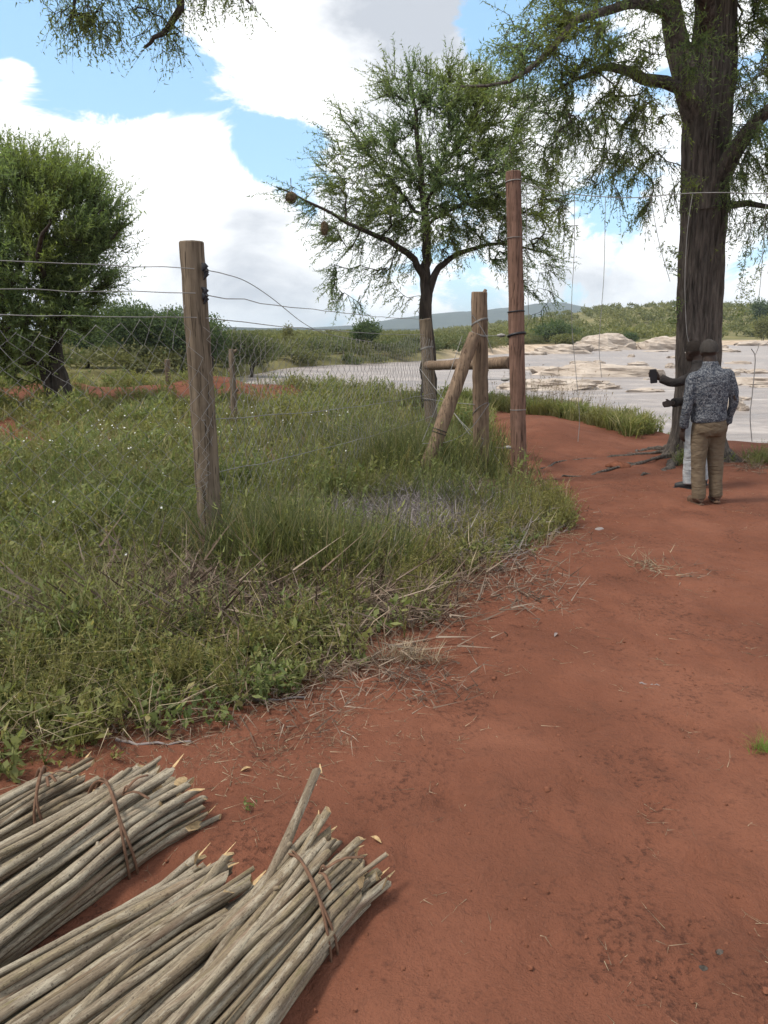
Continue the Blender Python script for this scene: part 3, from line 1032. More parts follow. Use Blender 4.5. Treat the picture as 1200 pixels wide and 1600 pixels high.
bank_tree('bush', 'large dark green bush on the far shore next to the pale rocks', 868, 496, 545, 70, 160, M['leaf_dark'], 6000, 0.42, cat='bush', trunk=False)
bank_tree('bush', 'bright green low bush left of the pale far rocks', 885, 520, 548, 52, 150, M['leaf_olive'], 3500, 0.4, cat='bush', trunk=False)
bank_tree('bush', 'small dark bush growing among the pale far rocks', 985, 518, 536, 24, 170, M['leaf_dark'], 2500, 0.4, cat='bush', trunk=False)
bank_tree('bush', 'yellow green bush on the far slope right of the big trunk', 1192, 488, 524, 50, 200, M['leaf_olive'], 3000, 0.5, cat='bush', trunk=False)
bank_tree('riverside_tree', 'dark tree on the skyline at the right edge', 1190, 461, 490, 40, 290, M['leaf_dark'], 3000, 0.7, trunk=False)

mb = MB()
cnt = 0
while cnt < 620:      # dense scrub along the far bank
    x = rng.uniform(-46, 60)
    f = rng.uniform(1.5, 34) ** 1.0
    y = float(far_y(x)) + f
    if x > 20 and f < 16:
        continue
    z = float(H(x, y))
    r = rng.uniform(0.9, 1.9)
    bush_leaves(mb, np.array([x, y, z + r * 0.55]), np.array([r * 1.4, r * 1.4, r * rng.uniform(.7, 1.05)]), 330, 0.28, 6)
    cnt += 1
tag(mb.build('riverbank_scrub', M['leaf_bank'], smooth=False), 'dense olive scrub along the far river bank', 'scrub', kind='stuff')
mb = MB()
cnt = 0
while cnt < 2500:     # bush covering the slopes behind
    y = 110 * math.exp(rng.random() * 1.75)
    x = rng.uniform(-0.62, 0.75) * y
    f = y - float(far_y(x))
    if f < (22 if x > 15 else 14) or f > 480:
        continue
    z = float(H(x, y))
    r = (rng.uniform(0.8, 1.4) if x < 34 else rng.uniform(1.3, 3.0)) * (1 + 0.15 * (y > 250))
    bush_leaves(mb, np.array([x, y, z + r * 0.45]), np.array([r * 1.3, r * 1.3, r]), 84, 0.85 + y * 0.0006, 4)
    cnt += 1
tag(mb.build('hillside_bushland', M['leaf_olive'], smooth=False), 'olive green bushland covering the far slope', 'bushland', kind='stuff')

# ------------------------------------------------------------------ rocks in the rapids
def rock(px, py, wpx, hpx, depth_k=1.0, seed=0, z=WATER_Z):
    c = G(px, py, z)
    k = c[1] / FPX
    w, h = wpx * k / 2, hpx * k
    mbk = MB()
    nu, nv = 26, 12
    r2 = np.random.default_rng(seed)
    u = np.linspace(0, 2 * np.pi, nu, endpoint=False)
    v = np.linspace(0.0, np.pi / 2 + 0.35, nv)
    U, Vv = np.meshgrid(u, v)
    dx, dy, dz = np.sin(Vv) * np.cos(U), np.sin(Vv) * np.sin(U), np.cos(Vv)
    s = 1 + 0.5 * vnoise(dx * 2.1 + seed * 3.7, dy * 2.1 + dz * 2 + seed, seed) + 0.28 * vnoise(dx * 5 + seed, dy * 5 + dz * 4, seed + 1)
    zz = np.sign(dz) * np.abs(dz) ** 0.8
    zz = np.where(zz > 0, np.round(zz * 4 + 0.5 * vnoise(dx * 3, dy * 3, seed)) / 4 * 0.45 + zz * 0.55, zz)
    pts = np.stack([dx * s * w, dy * s * w * depth_k, zz * s * h], -1).reshape(-1, 3)
    ii = np.arange(nv - 1)[:, None] * nu
    jj = np.arange(nu)[None]
    mbk.add(pts, np.stack([ii + jj, ii + nu + jj, ii + nu + (jj + 1) % nu, ii + (jj + 1) % nu], -1).reshape(-1, 4))
    o = mbk.build('river_rock', M['rock'], smooth=False)
    o.location = (c[0], c[1], z)
    o.rotation_euler = (0, 0, r2.uniform(-.25, .25))
    return o


named = [(925, 586, 170, 16, .5, 'broad pale rock shelf in the rapids between the tall pole and the big tree'),
         (880, 606, 190, 14, .5, 'long low pale rock shelf nearest the grassy bank'),
         (935, 572, 22, 9, .6, 'dark rounded boulder standing above the broad pale rock shelf'),
         (995, 579, 26, 6, .6, 'thin dark rock left of the raised phone'),
         (1047, 575, 16, 7, .6, 'small dark rock just left of the big trunk above the phone'),
         (1155, 582, 30, 5, .6, 'flat dark rock right of the big trunk at shoulder height'),
         (1150, 640, 34, 18, .6, 'rounded pale boulder beside the elbow of the man in khaki trousers'),
         (1163, 642, 16, 7, .6, 'dark little rock touching the rounded pale boulder'),
         (1180, 600, 130, 9, .5, 'wide sandy rock bar right of the big trunk'),
         (840, 578, 60, 5, .5, 'thin pale ledge just right of the tall pole'),
         (900, 628, 26, 6, .6, 'brown rock at the near waterline behind the bank grass'),
         (1010, 612, 60, 5, .5, 'low pale ledge below the phone'),
         (945, 546, 110, 22, .5, 'large tilted pale slab on the far shore by the small dark bush'),
         (1035, 546, 90, 20, .5, 'pale outcrop on the far shore just left of the big trunk'),
         (885, 552, 90, 13, .5, 'row of pale slabs at the far waterline below the bright green bush'),
         (1180, 540, 60, 7, .5, 'pale far shore ledge at the right edge'),
         (1160, 625, 28, 5, .6, 'low brown stones right of the khaki man at rib height')]
for k, (x, y, w, h, dk, lab) in enumerate(named):
    tag(rock(x, y, w, h, dk, k + 3), lab, 'rock')
for k in range(34):
    x = rng.uniform(815, 1200)
    y = rng.uniform(541, 610)
    tag(rock(x, y, rng.uniform(8, 60), rng.uniform(2, 6), .55, 60 + k), 'small low rock breaking the surface of the rapids', 'rock', 'small rocks in the rapids')

# ------------------------------------------------------------------ posts
def post(name, label, base_px, top_px, wpx_b, wpx_t, Yd, mat, cat='post', dx=0, sides=18, group=None, bumps=0.012, sink=0.25, top_Y=None):
    b, t = P(*base_px, Yd), P(*top_px, Yd if top_Y is None else top_Y)
    b = np.array([b[0], b[1], float(H(b[0], b[1]))])
    o = empty(name, tuple(b))
    m_ = MB()
    n = 26
    path = (b + (t - b) * np.linspace(-sink / np.linalg.norm(t - b), 1, n)[:, None]) - b
    path[1:-1] += rng.normal(size=(n - 2, 3)) * 0.0025
    rr = np.linspace(wpx_b, wpx_t, n) * Yd / FPX / 2
    tt, uu, ww = frames(path)
    aa = np.arange(sides) / sides * 2 * np.pi
    rel_ = 1 + bumps * 4 * vnoise(aa[None] * 2.2 + 7, np.arange(n)[:, None] * 0.35, int(base_px[0]))
    V_ = path[:, None] + (rr[:, None] * rel_)[..., None] * (np.cos(aa)[None, :, None] * uu[:, None] + np.sin(aa)[None, :, None] * ww[:, None])
    ii = np.arange(n - 1)[:, None] * sides
    jj = np.arange(sides)[None]
    m_.add(V_.reshape(-1, 3), np.stack([ii + jj, ii + (jj + 1) % sides, ii + sides + (jj + 1) % sides, ii + sides + jj], -1).reshape(-1, 4))
    rim = V_[-1]
    cen = rim.mean(0)
    inner = cen + (rim - cen) * 0.88 + tt[-1] * 0.008 + rng.normal(size=(sides, 3)) * 0.001
    m_.add(np.vstack([rim, inner]), np.stack([np.arange(sides), (np.arange(sides) + 1) % sides, sides + (np.arange(sides) + 1) % sides, sides + np.arange(sides)], -1))
    m_.add(inner, [list(range(sides))])
    m_.build('shaft', mat, o)
    tag(o, label, cat, group)
    return o, b, t


fence_l, fb, ft = post('fence_post', 'thick round fence post leaning in the weeds, nearest the camera', (334, 892), (299, 379), 40, 36, 5.6, M['post'])
strainer, sb, st = post('gate_post', 'stout round gate post with a slanting brace against it', (752, 748), (749, 457), 25, 24, 9.4, M['post_tan'])
corner, cb, ct = post('fence_post', 'thinner fence post where the wire mesh ends, below the slender tree', (676, 690), (664, 499), 20, 18, 12.4, M['post'])
tall, tb, tt_ = post('gate_pole', 'tall thin reddish pole at the edge of the path', (812, 757), (802, 269), 25, 22, 8.9, M['post_red'], 'pole')
post('fence_post', 'knobbly thin stake in the field beyond the leaning fence post', (367, 664), (361, 546), 11, 8, 14.6, M['post'], bumps=0.05, sides=10)
post('fence_post', 'pale far stake by the red earth bank', (264, 617), (261, 562), 9, 8, 21.5, M['post'], bumps=0.03, sides=10)
# knobs on the knobbly stake, parts of the pole
m_ = MB()
for z_ in (0.45, 1.25):
    pass
stub = bpy.data.objects['fence_post.002']
for (dz, ang) in ((0.62, 0.4), (1.0, 2.8), (1.35, 0.1), (0.3, 3.0)):
    m_ = MB()
    d_ = np.array([math.cos(ang), 0.2, 0.5])
    tube(m_, [np.array([0, 0, dz]), np.array([0, 0, dz]) + d_ * 0.1], [0.035, 0.025], 7)
    m_.build('branch_stub', M['post'], stub)
# bands and splice collar on the tall pole
def ring_on(o, b, t, ypx, Yd, r, wd, mat, name, tilt=0.0, nn=1):
    zt = P(800, ypx, Yd)[2]
    s = (zt - b[2]) / (t[2] - b[2])
    c = (t - b) * s
    ax = unit(t - b)
    m2 = MB()
    aa = np.linspace(0, 2 * np.pi, 17)
    for k in range(nn):
        path = np.stack([np.cos(aa) * r, np.sin(aa) * r, tilt * np.cos(aa + 0.8) * r + k * wd * 2.2], -1) + c
        tube(m2, path, wd, 6, cap=False)
    return m2.build(name, mat, o)


rp = 23 * 8.9 / FPX / 2
ring_on(tall, tb, tt_, 487, 8.9, rp * 1.06, 0.008, M['black'], 'wire_band', 0.1)
ring_on(tall, tb, tt_, 523, 8.9, rp * 1.09, 0.016, M['black'], 'splice_collar', 0.25)
ring_on(tall, tb, tt_, 284, 8.9, rp * 1.02, 0.006, M['wire'], 'wire_band', 0.12)
ring_on(tall, tb, tt_, 372, 8.9, rp * 1.02, 0.004, M['wire'], 'wire_band', 0.05)
ring_on(tall, tb, tt_, 640, 8.9, rp * 1.06, 0.004, M['wire'], 'wire_band', 0.05)
m_ = MB()
for zpx0, zpx1 in ((489, 521),):
    c0 = (tt_ - tb) * ((P(800, zpx0, 8.9)[2] - tb[2]) / (tt_[2] - tb[2]))
    c1 = (tt_ - tb) * ((P(800, zpx1, 8.9)[2] - tb[2]) / (tt_[2] - tb[2]))
    tube(m_, [c0, c1], rp * 1.055, 18)
m_.build('splice_sleeve', M['post_red'], tall)
rs = 24 * 9.4 / FPX / 2
ring_on(strainer, sb, st, 505, 9.4, rs * 1.03, 0.005, M['wire'], 'wire_band', 0.5, 2)
ring_on(strainer, sb, st, 522, 9.4, rs * 1.03, 0.005, M['wire'], 'wire_band', -0.3, 2)
ring_on(strainer, sb, st, 640, 9.4, rs * 1.05, 0.004, M['wire'], 'wire_band', 0.9)
ring_on(corner, cb, ct, 545, 12.4, 0.098, 0.006, M['wire'], 'wire_band', 0.3, 2)
ring_on(corner, cb, ct, 624, 12.4, 0.104, 0.006, M['black'], 'wire_band', 0.1)
m_ = MB()      # splintered lip on the gate post top
tube(m_, [st - sb + np.array([.05, 0, -.02]), st - sb + np.array([.075, 0, .035])], [0.03, 0.018], 7)
m_.build('splinter', M['post_tan'], strainer)


def pole_between(name, label, p0, p1, r0, r1, mat, cut_ends=True, cat='pole'):
    o = empty(name, tuple(p0))
    m2 = MB()
    n = 18
    path = (p1 - p0) * np.linspace(0, 1, n)[:, None]
    path[1:-1] += rng.normal(size=(n - 2, 3)) * 0.004
    tube(m2, path, np.linspace(r0, r1, n) * (1 + 0.03 * rng.normal(size=n)), 14)
    m2.build('shaft', mat, o)
    tag(o, label, cat)
    return o


d0 = P(655, 705, 8.95)
d0[2] = float(H(d0[0], d0[1])) - 0.05
dg = pole_between('brace_pole', 'slanting brace pole propped against the stout gate post', d0, P(742, 522, 9.22), 0.088, 0.076, M['post_tan'], cat='brace')
m_ = MB()
dv = P(742, 522, 9.22) - d0
for s, r in ((0.36, 0.087), (0.38, 0.087)):
    aa = np.linspace(0, 2 * np.pi, 17)
    ax = unit(dv)
    u1 = unit(np.cross(ax, [0, 1, 0]))
    w1 = np.cross(ax, u1)
    tube(m_, dv * s + np.outer(np.cos(aa), u1) * r + np.outer(np.sin(aa), w1) * r, 0.005, 5, cap=False)
m_.build('wire_band', M['black'], dg)
pole_between('brace_rail', 'horizontal brace rail between the thinner fence post and the tall pole', P(668, 571, 12.2), P(799, 567, 9.62), 0.070, 0.078, M['post_tan'], cat='rail')

# black insulators on the leaning post
for (yp) in (423, 461):
    c0 = P(321, yp, 5.55)
    o = empty('insulator', tuple(c0))
    m2 = MB()
    for k in range(5):
        c1 = np.array([rng.uniform(-.006, .014), rng.uniform(-.03, .0), rng.uniform(-.035, .03)])
        tube(m2, [c1 + np.array([-.01, 0, -.022]), c1 + np.array([.004, 0, 0]), c1 + np.array([-.008, 0, .022])], [0.008, 0.019, 0.008], 8)
    ib = m2.build('body', M['black'], o)
    m3 = MB()
    tube(m3, np.array([[-.02, -.01, .05], [.005, -.02, .03], [.01, -.02, -.03], [-.012, -.01, -.06]]), 0.006, 6)
    m3.build('strap', M['black'], ib)
    tag(o, 'upper black insulator knot on the leaning fence post' if yp < 450 else 'lower black insulator knot on the leaning fence post', 'insulator')

# ------------------------------------------------------------------ chain link fence and strands
def sag_wire(a, b, sag, n=24, jit=0.004):
    t = np.linspace(0, 1, n)[:, None]
    p = a + (b - a) * t
    p[:, 2] -= sag * 4 * (t * (1 - t))[:, 0]
    p[1:-1] += rng.normal(size=(n - 2, 3)) * jit
    return p


endL = np.array([-5.2, 2.75])


def chain_link(a, b, z0, z1a, z1b, step, wr, mess, seed, parent, name):
    r2 = np.random.default_rng(seed)
    ln = np.linalg.norm(b - a)
    n = int(ln / step)
    m2 = MB()
    rowh = step
    for k in range(n):
        top = z1a + (z1b - z1a) * k / n
        rows = int((top - z0) / rowh)
        zz = top - np.arange(rows + 1) * rowh
        s = (k + ((np.arange(rows + 1) + k) % 2) * 1.06 - 0.03) * step / ln
        s = np.clip(s, 0, 1)
        xy = a + (b - a) * s[:, None]
        pth = np.column_stack([xy, zz])
        wob = mess * np.stack([vnoise(pth[:, 0] * 2.3 + 9, pth[:, 2] * 2.1, seed + i_) for i_ in range(3)], -1) * np.array([1.6, 1.6, 2.0])
        pth = pth + wob + r2.normal(size=pth.shape) * 0.006
        off = np.array([b[1] - a[1], a[0] - b[0], 0]) / ln * 0.004
        pth = pth + off * np.where(np.arange(rows + 1) % 2, 1, -1)[:, None]
        tube(m2, pth, wr, 4, cap=False)
    return m2.build(name, M['wire'], parent, smooth=True)


wire_fence = empty('wire_fence', tuple(fb))
fxy, cxy = np.array([fb[0], fb[1] - 0.12]), np.array([cb[0], cb[1] - 0.11])
chain = []
base3 = np.array(fb)
for (a_, b_, z1a, z1b, sd_) in ((endL, fxy, 1.84, 1.86, 4), (fxy, cxy, 1.80, 1.62, 8)):
    o = chain_link(a_ - base3[:2], b_ - base3[:2], 0.05 - base3[2], z1a - base3[2], z1b - base3[2], 0.07, 0.0020, 0.12, sd_, wire_fence, 'chain_link_mesh')
sL = P(0, 405, 4.72)
def at_fence(zf, zl, sag, r=0.003):
    a_ = np.array([endL[0], endL[1], zl])
    b_ = np.array([fxy[0], fxy[1] + .02, zf])
    m2 = MB()
    tube(m2, sag_wire(a_, b_, sag) - base3, r, 5, cap=False)
    m2.build('strand_wire', M['wire'], wire_fence)


at_fence(P(310, 420, 5.5)[2], 2.22, 0.02)
at_fence(P(310, 458, 5.5)[2], 2.09, 0.03)
at_fence(P(310, 496, 5.5)[2], 1.93, 0.02)
p1 = np.array([fxy[0] + .08, fxy[1], 0])
for (y0, y1, sag) in ((461, 499, 0.03), (497, 523, 0.03)):
    a_, b_ = P(322, y0, 5.5), P(662, y1, 12.28)
    m2 = MB()
    tube(m2, sag_wire(a_, b_, sag) - base3, 0.0035, 5, cap=False)
    m2.build('strand_wire', M['wire'], wire_fence)
for (z0, z1, sag) in ((1.15, 0.80, 0.05), (0.75, 0.45, 0.05)):
    a_, b_ = np.array([fxy[0], fxy[1], z0]), np.array([cxy[0], cxy[1], z1])
    m2 = MB()
    tube(m2, sag_wire(a_, b_, sag) - base3, 0.0035, 5, cap=False)
    m2.build('strand_wire', M['wire'], wire_fence)
m2 = MB()      # slack wire curling down from the top insulator
tube(m2, smooth_path([P(322, 422, 5.5), P(350, 428, 5.9), P(385, 440, 6.3), P(425, 466, 7), P(470, 502, 7.8), P(500, 518, 8.5), P(540, 528, 9.4), P(580, 534, 10.2)], 40) - base3, 0.0035, 5, cap=False)
m2.build('slack_wire', M['wire'], wire_fence)
tag(wire_fence, 'sagging chain link fence with wire strands along the weedy field', 'fence')

# loose wires around the gate posts
gw = empty('loose_wire', tuple(sb))
for pts in ([(738, 492, 9.2), (752, 512, 9.2), (762, 530, 9.2), (770, 552, 9.2)], [(655, 575, 12), (690, 620, 10.5), (735, 680, 9.2)], [(660, 693, 9), (700, 690, 9), (735, 670, 9.2), (765, 630, 9.2)],
            [(765, 700, 9.1), (785, 728, 9.1), (797, 742, 9.0)], [(705, 640, 9.6), (722, 660, 9.4), (738, 676, 9.25)], [(738, 720, 9.2), (755, 690, 9.2), (752, 684, 9.2)], [(660, 622, 12.2), (700, 628, 11), (742, 632, 9.25)],
            [(722, 525, 9.2), (700, 590, 9), (660, 690, 8.9)]):
    m2 = MB()
    tube(m2, smooth_path([P(*p_) for p_ in pts], 14) - sb, 0.004, 5, cap=False)
    m2.build('wire', M['wire'], gw)
tag(gw, 'loose ends of wire wound about the stout gate post and its brace', 'wire')

# overhead wire over the path with hanging droppers
ow = empty('overhead_wire', tuple(tt_))
A_, B_ = P(812, 284, 8.85), np.array([P(1240, 299, 9.0)[0], 9.0, P(1240, 299, 9.0)[2]])
mid = smooth_path([P(812, 284, 8.85), P(850, 296, 8.85), P(900, 304, 8.85), P(985, 309, 8.85), P(1060, 303, 8.85), P(1130, 301, 8.85), P(1260, 304, 8.85), P(1400, 300, 8.85)], 40)
m2 = MB()
tube(m2, mid - tt_, 0.005, 5, cap=False)
m2.build('span_wire', M['wire'], ow)
for pts in ([(898, 304), (897, 400), (893, 500), (905, 640), (903, 690)], [(946, 307), (944, 420), (940, 480), (936, 540), (940, 590)], [(1016, 307), (1030, 380), (1047, 440)], [(1032, 305), (1040, 345), (1042, 350)],
            [(1082, 303), (1074, 360), (1070, 440), (1073, 520), (1080, 540)], [(1198, 300), (1190, 420), (1186, 462)], [(822, 290), (824, 420), (826, 500)]):
    m2 = MB()
    tube(m2, smooth_path([P(x_, y_, 8.85) for x_, y_ in pts], 14) - tt_, 0.0035, 5, cap=False)
    m2.build('dropper_wire', M['wire'], ow)
tag(ow, 'wire strung from the tall pole across the path with thin wires hanging from it', 'wire')
o = empty('electric_strand', tuple(tb))
for (pts) in ([(762, 593, 9.3), (790, 593, 9), (800, 593, 8.85)], [(765, 697, 9.3), (785, 700, 9.1), (800, 700, 8.85)], [(760, 525, 9.3), (785, 524, 9.1), (800, 524, 8.85)]):
    m2 = MB()
    tube(m2, smooth_path([P(*p_) for p_ in pts], 8) - tb, 0.003, 5, cap=False)
    m2.build('wire', M['wire'], o)
for (x_, y_) in ((789, 593), (794, 699), (783, 524)):
    m2 = MB()
    tube(m2, np.array([P(x_ - 6, y_, 9.02), P(x_, y_, 9.0), P(x_ + 6, y_, 8.98)]) - tb, [0.012, 0.024, 0.012], 8)
    m2.build('insulator', M['wire'], o)
tag(o, 'three short insulated strands joining gate post and tall pole', 'wire')

# hanging dead twig at the right
m2 = MB()
tube(m2, smooth_path([P(1174, 545, 9.2), P(1180, 560, 9.2), P(1176, 610, 9.2), P(1172, 650, 9.2), P(1175, 690, 9.2)], 16), 0.006, 5)
tube(m2, smooth_path([P(1179, 556, 9.2), P(1184, 546, 9.2), P(1186, 536, 9.2)], 6), 0.004, 5)
tag(m2.build('hanging_twig', M['wire']), 'thin twig dangling right of the khaki man', 'twig')

# weaver nests
for (x_, y_, s_, lab) in ((455, 309, .11, 'round straw bird nest near the end of the long left branch'), (507, 357, .07, 'narrow bird nest hanging under the long left branch')):
    c = P(x_, y_, Yc - .9)
    m2 = MB()
    nu, nv = 14, 10
    u = np.linspace(0, 2 * np.pi, nu, endpoint=False)
    v = np.linspace(0.02, np.pi - 0.02, nv)
    U, Vv = np.meshgrid(u, v)
    s = s_ * (1 + 0.25 * vnoise(U * 2, Vv * 4, 3))
    k_ = 1.0 if s_ > .1 else 1.9
    pts = np.stack([np.sin(Vv) * np.cos(U) * s, np.sin(Vv) * np.sin(U) * s, np.cos(Vv) * s * k_], -1)
    ii = np.arange(nv - 1)[:, None] * nu
    jj = np.arange(nu)[None]
    m2.add(pts.reshape(-1, 3), np.stack([ii + jj, ii + nu + jj, ii + nu + (jj + 1) % nu, ii + (jj + 1) % nu], -1).reshape(-1, 4))
    m_ = 90
    d_ = rand_dir(m_)
    quads_leaf(m2, d_ * s_ * 0.95 * np.array([1, 1, k_]), d_ + rng.normal(size=(m_, 3)) * .6, rng.normal(size=(m_, 3)), 0.09, 0.012)
    spikes(m2, np.array([[0, 0, 0.35]]), np.array([[0, 0, 0.0]]), 0.01)
    o = m2.build('bird_nest', M['nest'])
    o.location = tuple(c)
    tag(o, lab, 'nest')

# ------------------------------------------------------------------ bundles of cut poles
def stick(parent, path, r0, r1, seed):
    r2 = np.random.default_rng(seed)
    n = len(path)
    m2 = MB()
    rad = np.linspace(r0, r1, n) * (1 + 0.09 * r2.normal(size=n))
    sides = 8
    t, u, w = frames(path)
    a_ = np.arange(sides) / sides * 2 * np.pi
    rad2 = rad[:, None] * (1 + 0.05 * r2.normal(size=(n, sides)))
    V_ = path[:, None] + rad2[..., None] * (np.cos(a_)[None, :, None] * u[:, None] + np.sin(a_)[None, :, None] * w[:, None])
    face = unit(np.array([0, -.2, .5]) + r2.normal(size=3) * .9)
    sl = r2.uniform(0.3, 2.6)
    radial = unit(V_[0] - path[0])
    V_[0] += t[0] * ((radial @ face) * rad[0] * sl + r2.normal(size=sides) * rad[0] * .25)[:, None]
    ii = np.arange(n - 1)[:, None] * sides
    jj = np.arange(sides)[None]
    m2.add(V_.reshape(-1, 3), np.stack([ii + jj, ii + (jj + 1) % sides, ii + sides + (jj + 1) % sides, ii + sides + jj], -1).reshape(-1, 4))
    m2.add(V_[0][::-1], [list(range(sides))], 1)
    m2.add(V_[-1], [list(range(sides))], 1)
    for k in range(r2.integers(1, 4)):     # knots and trimmed side shoots
        j_ = int(r2.integers(1, n - 2))
        an = r2.uniform(0, 6.28)
        dn = math.cos(an) * u[j_] + math.sin(an) * w[j_]
        c_ = path[j_] + dn * rad[j_] * 0.6
        tube(m2, [c_, c_ + (dn * 0.8 - t[j_] * 0.6) * rad[j_] * r2.uniform(.5, 1.1)], [rad[j_] * 0.5, rad[j_] * 0.33], 7, cap_mat=1 if r2.random() < .4 else 0)
    if r2.random() < 0.14:                  # torn strip of bark at the cut end
        c_ = V_[0][int(r2.integers(0, sides))]
        d_ = -t[0] + r2.normal(size=3) * 0.25 + np.array([0, 0, .15])
        e_ = c_ + unit(d_) * r2.uniform(.03, .07)
        s_ = np.cross(unit(d_), [0, 0, 1.0]) * rad[0] * 0.45
        m2.add(np.array([c_ - s_, c_ + s_, e_ + s_ * .2, e_ - s_ * .2]), [[0, 1, 2, 3]], 1)
    o = m2.build('stick', [M['stick'], M['cut']], parent)
    ln_ = np.concatenate([[0], np.cumsum(np.linalg.norm(np.diff(path, axis=0), axis=1))])
    cyl = np.zeros((len(o.data.vertices), 4), np.float32)
    cyl[:n * sides, 0] = np.repeat(ln_, sides)
    cyl[:n * sides, 1] = np.tile(np.cos(a_), n) * .5 + .5
    cyl[:n * sides, 2] = np.tile(np.sin(a_), n) * .5 + .5
    cyl[:, 3] = 1
    o.data.color_attributes.new('cyl', 'FLOAT_COLOR', 'POINT').data.foreach_set('color', cyl.ravel())
    return o


def bundle(label, tip_px, far_px, tie_at, n_s, rw, rh, seed, extra=(), tie=True, length=2.0, zc=0.1):
    r2 = np.random.default_rng(seed)
    t0 = np.array([*G(*tip_px, zc), 0])
    t1 = np.array([*G(*far_px, zc), 0])
    ax = unit(t1 - t0)
    sd_ = np.array([-ax[1], ax[0], 0])
    base = t0 + ax * length * .5
    root = empty('stick_bundle', (t0[0], t0[1], float(H(t0[0], t0[1]))))
    slots = []
    r_s = 0.0118
    row = 0
    z = r_s
    while len(slots) < n_s and z < rh * 2:
        half = rw * math.sqrt(max(0.05, 1 - ((z - rh * .55) / (rh * 1.5)) ** 2))
        m_ = max(1, int(2 * half / (2.35 * r_s)))
        for k in range(m_):
            slots.append((-half + (k + .5 + .25 * (row % 2)) * 2 * half / m_, z))
        z += 1.95 * r_s
        row += 1
    slots = slots[:n_s]
    n = 16
    for k, (u0, v0) in enumerate(slots):
        start = r2.normal() * 0.055
        ln = length + r2.normal() * 0.12
        s = np.linspace(start, start + ln, n)
        fan = 1 + 0.30 * np.clip((tie_at - s) / 0.25, 0, 1.2) ** 1.5 + 0.22 * np.clip((s - tie_at) / 1.0, 0, 1.2)
        cross = r2.normal() * 0.03
        uu = u0 * fan + cross * (s - tie_at) * 1.3 + r2.normal() * 0.007
        vv = v0 * (0.97 + 0.03 * fan) + 0.006 * np.sin(s * 4 + k)
        bow = r2.normal() * 0.014
        uu = uu + bow * np.sin((s - start) / ln * math.pi)
        rr = float(np.clip(r_s * (1 + 0.24 * r2.normal()), 0.0075, 0.0165))
        vv = np.maximum(vv, rr + 0.004)
        wob = 0.004 * np.cumsum(r2.normal(size=(2, n)), axis=1) * 0.5
        p_ = t0 + ax * s[:, None] + sd_ * (uu + wob[0])[:, None]
        p_[:, 2] = vv + wob[1] * 0.5 + H(p_[:, 0], p_[:, 1])
        stick(root, p_ - np.array(root.location), rr * 1.05, rr * 0.9, seed * 100 + k)
    for k, (off, lift, turn, start, rr) in enumerate(extra):
        s = np.linspace(start, start + length * .9, n)
        p_ = t0 + ax * s[:, None] + sd_ * (off + turn * (s - tie_at))[:, None]
        p_[:, 2] = rh * 1.75 + lift * np.maximum(0, tie_at - s) - 0.03 * np.clip(s - tie_at, 0, 1) + H(p_[:, 0], p_[:, 1])
        stick(root, p_ - np.array(root.location), rr, rr * .9, seed * 100 + 80 + k)
    top = max(v for _, v in slots) + 0.028
    if tie:
        for kk in range(2):
            aa = np.linspace(-0.35, math.pi + 0.35, 22)
            c_ = t0 + ax * (tie_at + 0.015 * kk)
            pth = c_ + sd_ * (np.cos(aa) * (rw * 1.06))[:, None] + ax * (0.02 * np.sin(aa * 2 + kk) + 0.07 * np.cos(aa))[:, None]
            pth[:, 2] = 0.03 + np.sin(aa) ** 0.7 * (top + .006) if False else 0.03 + np.sign(np.sin(aa)) * np.abs(np.sin(aa)) ** 0.75 * (top - 0.018)
            m2 = MB()
            tube(m2, pth - np.array(root.location), 0.0075, 6, flat=0.55)
            bnd = m2.build('binding', M['strap'], root)
        m2 = MB()      # loose knot ends
        c_ = t0 + ax * tie_at + sd_ * rw * .35
        c_[2] = top + .015
        for kk in range(3):
            e_ = c_ + sd_ * r2.uniform(-.02, .1) + ax * r2.uniform(-.12, .05) + np.array([0, 0, r2.uniform(.0, .03)])
            tube(m2, smooth_path([c_, (c_ + e_) / 2 + np.array([0, 0, .02]), e_], 6) - np.array(root.location), 0.006, 5, flat=.5)
        m2.build('knot', M['strap'], bnd)
    tag(root, label, 'bundle', 'bundles of cut poles beside the path')
    return root


bundle('bundle of pale cut poles nearest the path with splayed tips', (528, 1345), (250, 1615), 0.17, 96, 0.16, 0.085, 21,
       extra=[(-0.11, 0.45, 0.22, -0.12, 0.0155), (-0.05, 0.3, 0.10, -0.05, 0.014), (.05, .1, -.1, -.03, .013), (-.1, .12, .0, .0, .012), (.0, .1, .06, .02, .011)])
bundle('middle bundle of cut poles lying untied against the nearest bundle', (345, 1385), (28, 1580), 0.16, 96, 0.18, 0.08, 33,
       extra=[(0.03, 0.2, .25, -0.05, 0.015), (-.06, .15, -.2, -.04, .013)], tie=False)
bundle('bundle of cut poles behind the middle one, tied near its tips', (245, 1235), (-45, 1420), 0.20, 110, 0.185, 0.09, 47)
bundle('farthest bundle of cut poles at the left edge by the weeds', (115, 1212), (-30, 1285), 0.13, 56, 0.12, 0.07, 59)

# ------------------------------------------------------------------ weeds and grass
def poly_mask(px, py, poly):
    inside = np.zeros(len(px), bool)
    n = len(poly)
    for i_ in range(n):
        x0, y0 = poly[i_]
        x1, y1 = poly[(i_ + 1) % n]
        c_ = ((y0 > py) != (y1 > py)) & (px < (x1 - x0) * (py - y0) / (y1 - y0 + 1e-12) + x0)
        inside ^= c_
    return inside


